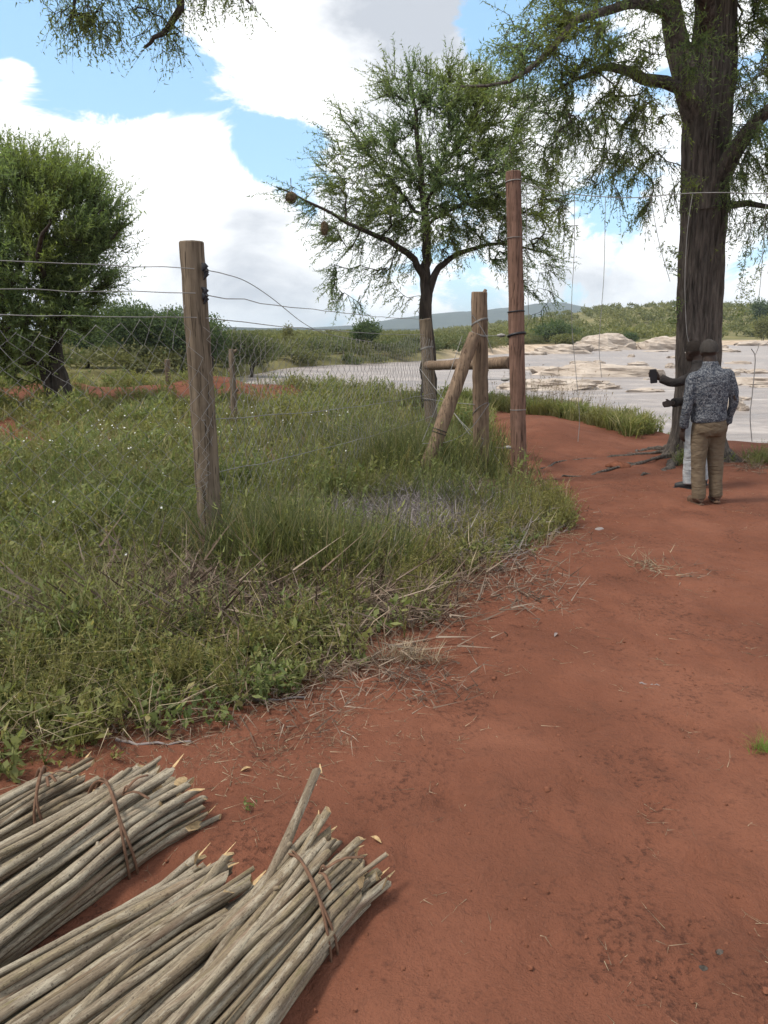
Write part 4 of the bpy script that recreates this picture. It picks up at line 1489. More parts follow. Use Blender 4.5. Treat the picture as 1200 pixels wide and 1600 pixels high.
edge_line = np.array([(-8, 2.05), (-2.2, 2.4), (-1.62, 2.68), (-1.15, 2.92), (-0.75, 3.16), (-0.43, 3.5), (0.06, 3.95), (.38, 4.55), (.66, 5.2), (1.3, 6.0), (1.85, 7.05), (1.95, 7.9), (1.72, 8.55), (1.45, 9.6), (1.75, 12.2), (2.2, 16), (2.6, 19)])
field = [tuple(p_) for p_ in edge_line] + [(0, 21.6), (-5, 23.4), (-12, 25.5), (-30, 30), (-30, 2)]
bank_poly = [tuple(G(*p_)) for p_ in ((815, 652), (880, 662), (985, 684), (1045, 670))] + [(5.0, 14.2), (3.8, 16.6), (2.2, 19.4), (1.7, 19)]


def edge_dist(x, y):
    p_ = np.stack([x, y], -1)
    best = np.full(len(x), 1e9)
    for a_, b_ in zip(edge_line[:-1], edge_line[1:]):
        d_ = b_ - a_
        t = np.clip(((p_ - a_) @ d_) / (d_ @ d_), 0, 1)
        best = np.minimum(best, np.linalg.norm(p_ - a_ - t[:, None] * d_, axis=1))
    return best


def veg_density(x, y):
    d = np.ones(len(x))
    n1 = vnoise(x * 0.55 + 3, y * 0.55, 31) + 0.5 * vnoise(x * 1.7, y * 1.7, 32)
    d *= sstep(-0.42, 0.02, n1 + 0.12)
    mound = np.exp(-(((x + 6.3) / 6.0) ** 2) - ((y - 20.6) / 2.2) ** 2) + .5 * vnoise(x * 1.3, y * 1.3, 16)
    d *= 1 - .95 * sstep(0.3, 0.6, mound)
    spots = vnoise(x * 1.1 + 40, y * 1.1, 91) + .5 * vnoise(x * 3.1, y * 3.1, 92)
    d *= 1 - 0.9 * sstep(.30, .42, spots)
    bare = np.exp(-(((x + 0.9) / 0.9) ** 2) - ((y - 10.8) / 1.0) ** 2) + np.exp(-(((x + 1.6) / 0.7) ** 2) - ((y - 7.6) / 0.5) ** 2) * .7
    d *= 1 - 0.85 * sstep(0.3, 0.7, bare)
    heap = np.exp(-(((x - .35) / .68) ** 2) - ((y - 7.0) / .6) ** 2) + np.exp(-(((x + .95) / .8) ** 2) - ((y - 4.5) / .42) ** 2) + np.exp(-(((x - .15) / .5) ** 2) - ((y - 6.2) / .45) ** 2) + np.exp(-(((x + 1.28) / .3) ** 2) - ((y - 5.25) / .4) ** 2) + np.exp(-(((x - 1.45) / .35) ** 2) - ((y - 8.2) / .45) ** 2) + np.exp(-(((x - 1.0) / .4) ** 2) - ((y - 7.9) / .4) ** 2)
    d *= 1 - 0.8 * sstep(0.35, 0.8, heap)
    return d


def scatter(mb, temps, x, y, scale, tilt=0.18, zoff=0.0):
    k = rng.integers(0, len(temps), len(x))
    z = H(x, y) + zoff
    for t in range(len(temps)):
        sel = np.where(k == t)[0]
        if not len(sel):
            continue
        m_ = len(sel)
        a_ = rng.random(m_) * 6.283
        ca, sa = np.cos(a_), np.sin(a_)
        tx, ty = rng.normal(size=m_) * tilt, rng.normal(size=m_) * tilt
        for (V_, F_, mat) in temps[t]:
            vx = V_[:, 0][None] * ca[:, None] - V_[:, 1][None] * sa[:, None]
            vy = V_[:, 0][None] * sa[:, None] + V_[:, 1][None] * ca[:, None]
            vz = np.broadcast_to(V_[:, 2][None], vx.shape)
            s = scale[sel][:, None]
            W = np.stack([(vx + tx[:, None] * vz) * s + x[sel][:, None], (vy + ty[:, None] * vz) * s + y[sel][:, None], vz * s + z[sel][:, None]], -1)
            Fa = (F_[None] + (np.arange(m_) * len(V_))[:, None, None]).reshape(-1, F_.shape[1])
            mb.add(W.reshape(-1, 3), Fa, mat)


def to_temp(mbt):
    res = []
    V_ = np.concatenate(mbt.v)
    for g, mt in mbt.f:
        ids, inv = np.unique(g, return_inverse=True)
        res.append((V_[ids], inv.reshape(g.shape), mt))
    merged = {}
    for v, f, mt in res:
        merged.setdefault((f.shape[1], mt), []).append((v, f))
    o_ = []
    for (k_, mt), lst in merged.items():
        vs, fs, n_ = [], [], 0
        for v, f in lst:
            vs.append(v)
            fs.append(f + n_)
            n_ += len(v)
        o_.append((np.concatenate(vs), np.concatenate(fs), mt))
    return o_


def t_grass(nb, hgt, wid, spread, bend, mat=0):
    m2 = MB()
    for _ in range(nb):
        a_ = rng.random() * 6.283
        d = np.array([math.cos(a_), math.sin(a_), 0])
        s = np.array([-d[1], d[0], 0]) * wid * (0.6 + 0.8 * rng.random())
        h_ = hgt * (0.5 + 0.8 * rng.random())
        b_ = d * spread * rng.random() * 0.5
        bd = bend * (0.3 + rng.random())
        p_ = [b_ + d * bd * h_ * t ** 2 + np.array([0, 0, h_ * (t - 0.25 * bd * t ** 2)]) for t in (0, .55, 1)]
        V_ = np.array([p_[0] - s * .5, p_[0] + s * .5, p_[1] - s * .45, p_[1] + s * .45, p_[2]])
        m2.add(V_, np.array([[0, 1, 3], [0, 3, 2], [2, 3, 4]]), mat)
    return to_temp(m2)


def t_herb(ns, hgt, nl, ll, lw, spread, mat=0, stem_mat=0, droop=0.0, tri=False):
    m2 = MB()
    for _ in range(ns):
        a_ = rng.random() * 6.283
        tip = np.array([math.cos(a_) * spread * rng.random(), math.sin(a_) * spread * rng.random(), hgt * (0.55 + 0.6 * rng.random())])
        mid_ = tip * np.array([.35, .35, .55])
        path = smooth_path([np.zeros(3), mid_, tip], 4)
        spikes(m2, path[[0, 1]], path[[1, 3]], 0.0035, stem_mat)
        t = np.sort(rng.random(nl) ** 0.8)
        i_ = np.minimum((t * 3).astype(int), 2)
        pos = path[i_] + (path[i_ + 1] - path[i_]) * (t * 3 - i_)[:, None]
        d = rng.normal(size=(nl, 3)) + np.array([0, 0, 0.35 - droop])
        quads_leaf(m2, pos, d, rng.normal(size=(nl, 3)) * 0.45 + np.array([0, 0, 1]), ll * (0.5 + 0.8 * rng.random(nl)), lw * (0.6 + 0.7 * rng.random(nl)), mat, tri)
    return to_temp(m2)


def t_twigs(n, size, r, rise, mat=0):
    m2 = MB()
    for _ in range(n):
        c_ = rng.normal(size=3) * np.array([.5, .5, .0]) * size
        d = unit(rng.normal(size=3) * np.array([1, 1, .45]) + np.array([0, 0, rise]))
        ln = size * (0.4 + rng.random())
        mid_ = c_ + d * ln * .5 + rng.normal(size=3) * size * .12
        e_ = c_ + d * ln
        spikes(m2, np.array([c_, mid_]), np.array([mid_ + (mid_ - c_) * .05, e_]), np.array([r, r * .8]), mat)
        spikes(m2, np.array([mid_]), np.array([mid_ + unit(d + rng.normal(size=3) * .8) * ln * .35]), r * .6, mat)
    return to_temp(m2)


T_grass = [t_grass(12, .25, .006, .12, 1.1) for _ in range(6)]
T_tall = [t_grass(16, .62, .008, .12, .55) for _ in range(4)]
T_far = [t_grass(8, .34, .016, .22, .7) for _ in range(4)]
T_herb = [t_herb(4, .28, 11, .042, .016, .18, tri=k_ % 2 == 0) for k_ in range(4)] + [t_herb(3, .34, 16, .030, .009, .2, tri=True) for _ in range(3)] + [t_herb(4, .2, 9, .045, .024, .16) for _ in range(2)]
T_herbs = [t_herb(5, .13, 7, .036, .018, .16, tri=True) for _ in range(4)]
T_broad = [t_herb(3, .17, 9, .056, .030, .14, droop=.1) for _ in range(3)]
T_fern = [t_herb(5, .30, 22, .026, .006, .15, tri=True) for _ in range(4)]
T_wisp = [t_herb(2, .85, 14, .04, .010, .16, tri=True) for _ in range(4)]
T_farh = [t_herb(3, .34, 9, .085, .026, .24, tri=True) for _ in range(6)]
T_dryg = [t_grass(10, .26, .005, .14, 1.3) for _ in range(4)]
T_tw = [t_twigs(7, .22, .0045, .25) for _ in range(6)]
T_lit = [t_twigs(3, .12, .0022, .0) for _ in range(4)]


def points(n, ylo, yhi, xlo, xhi, poly=field, dens=True, emin=-1, emax=99, power=1.0):
    y = ylo + (yhi - ylo) * rng.random(n) ** power
    x = rng.uniform(xlo, xhi, n)
    k = poly_mask(x, y, poly)
    x, y = x[k], y[k]
    k = (x > -0.62 * y - 0.9) & (x < 0.62 * y + 0.9)
    x, y = x[k], y[k]
    if dens:
        k = rng.random(len(x)) < veg_density(x, y)
        x, y = x[k], y[k]
    e = edge_dist(x, y)
    k = (e > emin) & (e < emax)
    x, y, e = x[k], y[k], e[k]
    if dens and poly is field:
        k = rng.random(len(x)) < 0.08 + 0.92 * sstep(-0.1, 0.55, e + 0.55 * vnoise(x * 2.3, y * 2.3, 51) + .3 * vnoise(x * .9, y * .9, 52))
        x, y, e = x[k], y[k], e[k]
    return x, y, e


def clump(x, y):
    return 0.34 + 1.05 * np.clip(vnoise(x * 1.5, y * 1.5, 61) + .5 * vnoise(x * 4, y * 4, 62) + .5, 0, 1.4)


def size_for(e, lo=0.35, ramp_=0.9):
    return lo + (1 - lo) * sstep(0.0, ramp_, e)


gmb, hmb, fmb, dmb = MB(), MB(), MB(), MB()
# near weeds, up to the leaning post and the gate
x, y, e = points(7500, 2.5, 8.6, -5.5, 2.0)
scatter(gmb, T_grass, x, y, size_for(e, .35, 1.4) * clump(x, y) * rng.uniform(.7, 1.5, len(x)))
x, y, e = points(7500, 2.5, 8.6, -5.5, 2.0)
scatter(hmb, T_herb, x, y, size_for(e, .4, 1.3) * clump(x + 9, y) * rng.uniform(.7, 1.5, len(x)))
x, y, e = points(5200, 2.6, 7.5, -4.5, 2.0, emax=.9)
scatter(hmb, T_herbs, x, y, rng.uniform(.6, 1.3, len(x)))
x, y, e = points(1300, 2.5, 4.8, -4, .3, emax=1.0)
scatter(hmb, T_broad, x, y, rng.uniform(.6, 1.15, len(x)))
x, y, e = points(5200, 3.0, 8.2, -3.5, 1.9, emin=.05, emax=1.2)
scatter(fmb, T_fern, x, y, rng.uniform(.6, 1.15, len(x)))
x, y, e = points(1700, 3.8, 9.5, -5, 1.6, emin=.4)
scatter(hmb, T_wisp, x, y, rng.uniform(.5, 1.0, len(x)))
x, y, e = points(2600, 2.6, 8.0, -5, 2.0, emin=.0, emax=1.2)
scatter(dmb, T_dryg, x, y, rng.uniform(.4, 1.2, len(x)))
x, y, e = points(2600, 3.5, 12, -6, 2.0, emin=.3, dens=False)
scatter(dmb, [t_grass(2, .42, .0035, .2, 1.2) for _ in range(4)], x, y, rng.uniform(.5, 1.2, len(x)))
# tall dark tussock round the leaning post, tall grass round the brace
tmb = MB()
for (cx_, cy_, sx, sy, n_, smul, temps) in ((-.78, 5.3, .24, .2, 230, .95, T_tall), (-.4, 5.4, .25, .22, 130, .8, T_tall), (-1.75, 5.7, .25, .2, 40, .7, T_tall), (-1.2, 5.9, .35, .15, 60, .8, T_tall), (.45, 9.4, .5, .4, 300, 1.0, T_tall), (1.2, 9.0, .2, .2, 50, .55, T_tall), (-.2, 10.6, .9, 1.0, 300, .9, T_tall), (.1, 7.6, .7, .5, 120, .75, T_tall)):
    x, y = cx_ + rng.normal(size=n_) * sx, cy_ + rng.normal(size=n_) * sy
    scatter(tmb, temps, x, y, smul * rng.uniform(.55, 1.15, n_))
# field beyond
x, y, e = points(13000, 8.2, 24, -16, 3.0, power=.75)
scatter(gmb, T_far, x, y, clump(x, y) * rng.uniform(.6, 1.3, len(x)))
x, y, e = points(13500, 7.5, 24, -16, 3.0, power=.75)
scatter(hmb, T_farh, x, y, clump(x, y) * rng.uniform(.6, 1.3, len(x)))
# river bank grass
x = rng.uniform(1.5, 5.5, 3800)
y = rng.uniform(12, 20, 3800)
k = poly_mask(x, y, bank_poly)
x, y = x[k], y[k]
scatter(gmb, T_far, x, y, rng.uniform(.6, 1.25, len(x)))
scatter(hmb, T_farh, x + .1, y, rng.uniform(.4, 1.0, len(x)))
n_ = 120
x, y = rng.uniform(2.4, 5.2, n_), rng.uniform(15, 18.2, n_)
k = y > edge_y(x) - 2.2
scatter(dmb, [t_herb(2, .95, 12, .05, .02, .22) for _ in range(3)], x[k], y[k], rng.uniform(.6, 1.1, k.sum()))
# tuft round the foot of the big tree
for (cx_, cy_, s_, n_) in ((float(big_base[0]) + 1.05, 10.35, .32, 150), (float(big_base[0]) - .35, 10.25, .10, 25), (float(big_base[0]) + 1.9, 10.6, .5, 150)):
    x, y = cx_ + rng.normal(size=n_) * s_, cy_ + rng.normal(size=n_) * s_ * .6
    scatter(gmb, T_grass, x, y, rng.uniform(.5, 1.0, n_))
    scatter(hmb, T_herb, x, y, rng.uniform(.5, .9, n_))
tag(gmb.build('grass', M['grass'], smooth=False), 'tangled green grass of the field and path verge', 'grass', kind='stuff')
M['tussock'] = leaf_mat('dark_tussock_grass', [(0, (0.055, 0.066, 0.028)), (0.5, (0.094, 0.106, 0.042)), (0.85, (0.145, 0.145, 0.058)), (1, (0.26, 0.20, 0.12))], 0.28)
tag(tmb.build('tall_grass', M['tussock'], smooth=False), 'tall dark tussocks of grass around the fence and gate posts', 'grass', kind='stuff')
tag(hmb.build('weeds', M['herb'], smooth=False), 'leafy green weeds of the field and path verge', 'weeds', kind='stuff')
tag(fmb.build('fine_weeds', M['fern'], smooth=False), 'yellow green feathery weeds along the path edge', 'weeds', kind='stuff')
tag(dmb.build('dry_grass', M['dry'], smooth=False), 'dry straw coloured grass among the weeds', 'grass', kind='stuff')

# flowers
mb = MB()
x, y, e = points(1500, 3.4, 17, -9, -.3, emin=.9)
k = vnoise(x * .9, y * .9, 71) + .4 * vnoise(x * 3, y * 3, 72) > .12
x, y = x[k], y[k]
n_ = len(x)
z = H(x, y) + rng.uniform(.2, .42, n_)
for k in range(n_):
    up = unit(rng.normal(size=3) * .5 + np.array([0, -.5, .8]))
    a_ = np.arange(5) / 5 * 6.283
    u1 = unit(np.cross(up, [1, 0, 0.1]))
    w1 = np.cross(up, u1)
    d_ = np.cos(a_)[:, None] * u1 + np.sin(a_)[:, None] * w1 + up * .3
    sz = rng.uniform(.005, .014) * (1 + y[k] * .05)
    quads_leaf(mb, np.repeat([[x[k], y[k], z[k]]], 5, 0), d_, np.repeat([up], 5, 0), sz, sz * .8)
tag(mb.build('white_flowers', M['petal'], smooth=False), 'tiny white flowers dotted through the weeds', 'flowers', kind='stuff')

# dead twigs: around the leaning post, along the path edge, grey thorn heap
mb = MB()
for (cx_, cy_, sx, sy, n_, s_) in ((-1.2, 4.6, .42, .2, 380, 1.9), (-.65, 4.75, .4, .2, 380, 1.8), (-2.2, 4.2, .6, .5, 120, 1.2), (.1, 5.2, .5, .4, 120, 1.0), (-1.3, 3.35, .7, .12, 70, .9), (-.35, 3.75, .4, .12, 60, .8), (.55, 5.6, .4, .25, 30, .8), (.25, 6.3, .5, .4, 60, 1.0)):
    x, y = cx_ + rng.normal(size=n_) * sx, cy_ + rng.normal(size=n_) * sy
    scatter(mb, T_tw, x, y, s_ * rng.uniform(.6, 1.3, n_), zoff=.02)
tag(mb.build('dead_twigs', M['twig'], smooth=False), 'dead brown twigs lying in the verge', 'twigs', kind='stuff')
th = empty('thorn_brush', (0.45, 7.2, float(H(.45, 7.2))))
mb = MB()
n_ = 460
x, y = 0.30 + rng.normal(size=n_) * .52, 7.0 + rng.normal(size=n_) * .46
r_ = np.hypot((x - .3) / .52, (y - 7.0) / .46)
scatter(mb, [t_twigs(8, .26, .0036, .55) for _ in range(6)], x, y, rng.uniform(.7, 1.3, n_), .3, zoff=.01 + .14 * np.exp(-r_ ** 2 / 2) * rng.random(n_))
mb.v = [v - np.array(th.location) for v in mb.v]
mb.build('tangle', M['thorn'], th, smooth=False)
mb = MB()
n_ = 420
x, y = 0.10 + rng.normal(size=n_) * .40, 6.25 + rng.normal(size=n_) * .3
scatter(mb, [t_twigs(8, .24, .0034, .6) for _ in range(5)], x, y, rng.uniform(.7, 1.3, n_), .3, zoff=.01 + .06 * rng.random(n_))
mb.v = [v - np.array(th.location) for v in mb.v]
mb.build('tangle', M['thorn'], th, smooth=False)
mb = MB()
n_ = 320
x, y = 0.95 + rng.normal(size=n_) * .35, 7.9 + rng.normal(size=n_) * .3
scatter(mb, [t_twigs(8, .26, .005, .3) for _ in range(4)], x, y, rng.uniform(.7, 1.3, n_), .3, zoff=.05)
mb.v = [v - np.array(th.location) for v in mb.v]
mb.build('dark_branches', M['twig'], th, smooth=False)
tag(th, 'heap of dry grey thorn brush in front of the stout gate post', 'brush')

# bigger fallen sticks in the verge
for k, (pts, r_, lab) in enumerate([(((235, 1010), (275, 1018), (315, 1022)), .014, 'forked dead stick lying under the tussock by the leaning post'),
                                    (((340, 1103), (390, 1100), (440, 1095), (475, 1098)), .009, 'thin dead stick lying along the path edge behind the bundles'),
                                    (((180, 1158), (230, 1163), (300, 1165)), .008, 'crooked twig just above the tips of the bundles'),
                                    (((395, 1020), (440, 1010), (465, 1004)), .009, 'bare stick poking out of the verge'),
                                    (((1000, 1068), (1030, 1070)), .005, 'short twig in the middle of the path')]):
    pw = []
    for (x_, y_) in pts:
        g_ = G(x_, y_)
        pw.append([g_[0], g_[1], float(H(*g_)) + r_ * .8 + (0.05 if k in (0, 3) else 0)])
    m2 = MB()
    tube(m2, smooth_path(pw, 9) + rng.normal(size=(9, 3)) * .004, np.linspace(r_, r_ * .5, 9), 7)
    if k == 0:
        tube(m2, smooth_path([pw[1], np.array(pw[1]) + [.08, .05, .03], np.array(pw[1]) + [.2, .03, .02]], 6), np.linspace(r_ * .8, r_ * .3, 6), 6)
    tag(m2.build('fallen_stick', M['thorn']), lab, 'stick')

# ------------------------------------------------------------------ litter on the path
mb = MB()
n_ = 1500
y = 1.5 + 10 * rng.random(n_) ** 1.5
x = rng.uniform(-1.2, 5, n_)
k = ~poly_mask(x, y, field) & (np.abs(x) < .62 * y + .5)
x, y = x[k], y[k]
near = np.exp(-edge_dist(x, y) / .6)
k = rng.random(len(x)) < .25 + .75 * near
x, y = x[k], y[k]
scatter(mb, T_lit, x, y, rng.uniform(.25, .8, len(x)), 0.0, zoff=.003)
x2, y2, e2 = points(2500, 2.7, 7.5, -2.5, 2.0, dens=False, emax=.25)
scatter(mb, T_lit, x2, y2, rng.uniform(.5, 1.2, len(x2)), 0.0, zoff=.005)
m_ = min(200, len(x2))
x3 = np.concatenate([x2[:m_] + rng.normal(size=m_) * .2 + .12, np.random.default_rng(2).normal(size=120) * .35 - .55])
y3 = np.concatenate([y2[:m_] - .15 + rng.normal(size=m_) * .1, np.random.default_rng(3).normal(size=120) * .2 + 3.0])
scatter(mb, T_lit, x3, y3, rng.uniform(.4, .9, len(x3)), 0.0, zoff=.004)
tag(mb.build('twig_litter', M['dry'], smooth=False), 'scattered pale twig and straw bits on the red soil', 'litter', kind='stuff')


def pebble_temp(seed):
    m2 = MB()
    r2 = np.random.default_rng(seed)
    u = np.arange(7) / 7 * 6.283
    rings = [np.array([[0, 0, 1.0]])]
    V_ = [np.array([0, 0, .8])]
    for vv, rr in ((.55, .75), (.0, 1.0)):
        for a_ in u:
            s = 1 + .3 * r2.normal()
            V_.append(np.array([math.cos(a_) * rr * s, math.sin(a_) * rr * s, vv * (1 + .2 * r2.normal()) - .1]))
    F3 = [[0, 1 + k_, 1 + (k_ + 1) % 7] for k_ in range(7)]
    F4 = [[1 + k_, 8 + k_, 8 + (k_ + 1) % 7, 1 + (k_ + 1) % 7] for k_ in range(7)]
    m2.add(np.array(V_), F3)
    m2.add(np.array(V_), F4)
    return to_temp(m2)


mb = MB()
n_ = 6500
y = 1.5 + 9 * rng.random(n_) ** 1.5
x = rng.uniform(-1.2, 5, n_)
k = ~poly_mask(x, y, field) & (rng.random(n_) < .25 + 1.2 * np.clip(vnoise(x * 1.1, y * 1.1, 41) + .1, 0, 1))
x, y = x[k], y[k]
scatter(mb, [pebble_temp(s) for s in range(5)], x, y, rng.uniform(.0025, .0075, len(x)) * (1 + .9 * (rng.random(len(x)) < .05)), 0, zoff=.001)
tag(mb.build('soil_crumbs', M['clod']), 'small crumbs of red soil on the path', 'soil', kind='stuff')

for (x_, y_, s_, lab, mt) in ((965, 731, .13, 'flat brown stone among the roots of the big tree', 'clod'), (822, 770, .075, 'grey lump of stone at the foot of the tall pole', 'rock'), (937, 826, .028, 'small grey ragged leafy piece at the path edge beyond the weeds', 'thorn'),  # the ragged leafy piece is only shaped as a small stone
                              (1125, 1490, .010, 'tiny dark pellet near the lower right of the path', 'bark_dark'), (1098, 1516, .011, 'second tiny dark pellet just below the other one', 'bark_dark')):
    g_ = G(x_, y_)
    m2 = MB()
    nu, nv = 16, 8
    U, Vv = np.meshgrid(np.linspace(0, 2 * np.pi, nu, endpoint=False), np.linspace(0, np.pi * .72, nv))
    s = s_ * (1 + .5 * vnoise(np.cos(U) * 2 + x_, np.sin(U) * 2 + Vv * 2, 3))
    pts = np.stack([np.sin(Vv) * np.cos(U) * s * 1.3, np.sin(Vv) * np.sin(U) * s, np.cos(Vv) * s * (.45 if s_ > .1 else .8)], -1)
    ii = np.arange(nv - 1)[:, None] * nu
    jj = np.arange(nu)[None]
    m2.add(pts.reshape(-1, 3), np.stack([ii + jj, ii + nu + jj, ii + nu + (jj + 1) % nu, ii + (jj + 1) % nu], -1).reshape(-1, 4))
    o = m2.build('stone' if s_ > .02 else 'pellet', M[mt])
    o.location = (g_[0], g_[1], float(H(*g_)) + s_ * .1)
    tag(o, lab, 'stone' if s_ > .02 else 'pellet')

# single plants and leaves on the bare soil
for (x_, y_, temps, sc_, n_, mt, nm, lab) in ((386, 1268, T_broad, .42, 1, 'herb', 'seedling', 'tiny leafy seedling on bare soil beside the bundles'), (1196, 1172, T_grass, .30, 12, 'tuft', 'grass_tuft', 'bright green grass tuft at the right edge of the path'),
                                          (1018, 893, T_tw, .75, 8, 'dry', 'brushwood', 'wispy dry brushwood lying on the path'), (1060, 900, T_lit, 1.5, 9, 'twig', 'brushwood', 'thin dark twigs trailing right of the wispy brushwood'),
                                          (1185, 735, T_tw, 1.0, 14, 'twig', 'brushwood', 'pile of thin twigs right of the khaki man'), (525, 1175, T_dryg, .25, 3, 'dry', 'straw_tuft', 'small dry tuft at the path edge behind the nearest bundle'),
                                          (640, 1035, T_dryg, .5, 26, 'dry', 'straw_tuft', 'pale straw heap where the weeds meet the path')):
    g_ = G(x_, y_)
    m2 = MB()
    sp = .03 if n_ < 5 else (.035 if mt == 'tuft' else .07)
    xx, yy = g_[0] + rng.normal(size=n_) * sp, g_[1] + rng.normal(size=n_) * sp * .7
    scatter(m2, temps, xx, yy, sc_ * rng.uniform(.7, 1.2, n_))
    tag(m2.build(nm, M[mt], smooth=False), lab, 'plant' if mt in ('herb', 'tuft') else 'brushwood')
for k, (x_, y_, an, cl, lab) in enumerate(((376, 1212, .3, 'cut', 'curled yellow leaf beside the tied bundle tips'), (596, 1327, 2.6, 'cut', 'small yellow leaf by the splayed tips of the nearest bundle'), (866, 1001, 1.0, 'thorn', 'pale bent leaf on the path below the gate'))):
    g_ = G(x_, y_)
    m2 = MB()
    d_ = np.array([math.cos(an), math.sin(an), 0.0])
    s_ = np.array([-d_[1], d_[0], 0.0])
    pts = []
    for t, w in ((0, .1), (.3, .9), (.6, 1.0), (1, .05)):
        for sg in (-1, 0, 1):
            pts.append(d_ * t * .045 + s_ * sg * w * .009 + np.array([0, 0, .006 + .012 * abs(sg) * w + .01 * t * t]))
    f_ = [[r_ * 3 + c_, r_ * 3 + c_ + 1, r_ * 3 + c_ + 4, r_ * 3 + c_ + 3] for r_ in range(3) for c_ in range(2)]
    m2.add(np.array(pts), f_)
    o = m2.build('fallen_leaf', M[cl])
    o.location = (g_[0], g_[1], float(H(*g_)))
    tag(o, lab, 'leaf')

# ------------------------------------------------------------------ people
def cloth(name, c1, c2, scale, thr, spots=True):
    m, nt, o = new_mat(name)
    pos = obj_of(nt)
    fold = noise(nt, pos, 7, 4, 0.55, 0.6)
    if spots:
        a_ = noise(nt, pos, scale, 3, 0.7, 1.2)
        c = ramp(nt, a_, [(thr - .05, c1), (thr + .05, c2)])
    else:
        a_ = noise(nt, pos, scale, 5, 0.65)
        c = ramp(nt, a_, [(.3, c1), (.7, c2)])
    mpn = N(nt, 'ShaderNodeMapping')
    mpn.inputs['Scale'].default_value = (1, 1, 2.2)
    L(nt, pos, mpn.inputs[0])
    wr = noise(nt, mpn.outputs[0], 6.5, 3, 0.5, 1.5)
    principled(nt, o, c, 0.9, 0.1, bump(nt, math_node(nt, 'ADD', wr, math_node(nt, 'MULTIPLY', fold, .5)), 0.5, 0.04))
    return m


M['shirt'] = cloth('speckled_shirt', (0.035, 0.040, 0.054), (0.165, 0.17, 0.182), 58, .52)
M['khaki'] = cloth('khaki_trousers', (0.105, 0.078, 0.052), (0.155, 0.118, 0.082), 5, .5, False)
M['jeans'] = cloth('pale_jeans', (0.19, 0.205, 0.225), (0.42, 0.43, 0.44), 14, .5, False)
M['dark_shirt'] = cloth('dark_brown_shirt', (0.018, 0.016, 0.016), (0.04, 0.035, 0.034), 9, .5, False)
M['cap'] = flat_mat('dark_grey_cap', (0.045, 0.040, 0.037), 0.95, 0.05, 0.2, 40)
M['cap_dark'] = flat_mat('dark_cap', (0.022, 0.018, 0.016), 0.95, 0.05, 0.2, 40)
M['shoe'] = flat_mat('black_shoe', (0.018, 0.018, 0.02), 0.55, 0.3)
M['shoe_brown'] = flat_mat('dusty_brown_shoe', (0.10, 0.06, 0.04), 0.8, 0.2)
M['eye'] = flat_mat('eye_white', (0.6, 0.57, 0.52), 0.3, 0.5, .05)


def ellips(mb, c, r, nu=20, nv=14, rot=None):
    U, Vv = np.meshgrid(np.linspace(0, 2 * np.pi, nu, endpoint=False), np.linspace(0.01, np.pi - 0.01, nv))
    p_ = np.stack([np.sin(Vv) * np.cos(U) * r[0], np.sin(Vv) * np.sin(U) * r[1], np.cos(Vv) * r[2]], -1).reshape(-1, 3)
    if rot is not None:
        p_ = p_ @ np.array(rot).T
    ii = np.arange(nv - 1)[:, None] * nu
    jj = np.arange(nu)[None]
    mb.add(p_ + np.asarray(c), np.stack([ii + jj, ii + nu + jj, ii + nu + (jj + 1) % nu, ii + (jj + 1) % nu], -1).reshape(-1, 4))
    mb.add((p_ + np.asarray(c))[:nu][::-1], [list(range(nu))])
    mb.add((p_ + np.asarray(c))[-nu:], [list(range(nu))])


def loft(mb, rings, nu=28):
    V_ = []
    a_ = np.arange(nu) / nu * 2 * np.pi
    for (cx_, cy_, cz_, rx_, ry_) in rings:
        ca, sa = np.cos(a_), np.sin(a_)
        V_.append(np.stack([cx_ + rx_ * np.sign(ca) * np.abs(ca) ** .85, cy_ + ry_ * np.sign(sa) * np.abs(sa) ** .85, np.full(nu, cz_)], -1))
    V_ = np.array(V_)
    k_ = len(rings)
    ii = np.arange(k_ - 1)[:, None] * nu
    jj = np.arange(nu)[None]
    mb.add(V_.reshape(-1, 3), np.stack([ii + jj, ii + (jj + 1) % nu, ii + nu + (jj + 1) % nu, ii + nu + jj], -1).reshape(-1, 4))
    mb.add(V_[0][::-1], [list(range(nu))])
    mb.add(V_[-1], [list(range(nu))])


def limb_tube(mb, pts, rad, n=22):
    p_ = smooth_path(pts, n)
    r_ = np.interp(np.linspace(0, 1, n), np.linspace(0, 1, len(rad)), rad)
    tube(mb, p_, r_, 16)


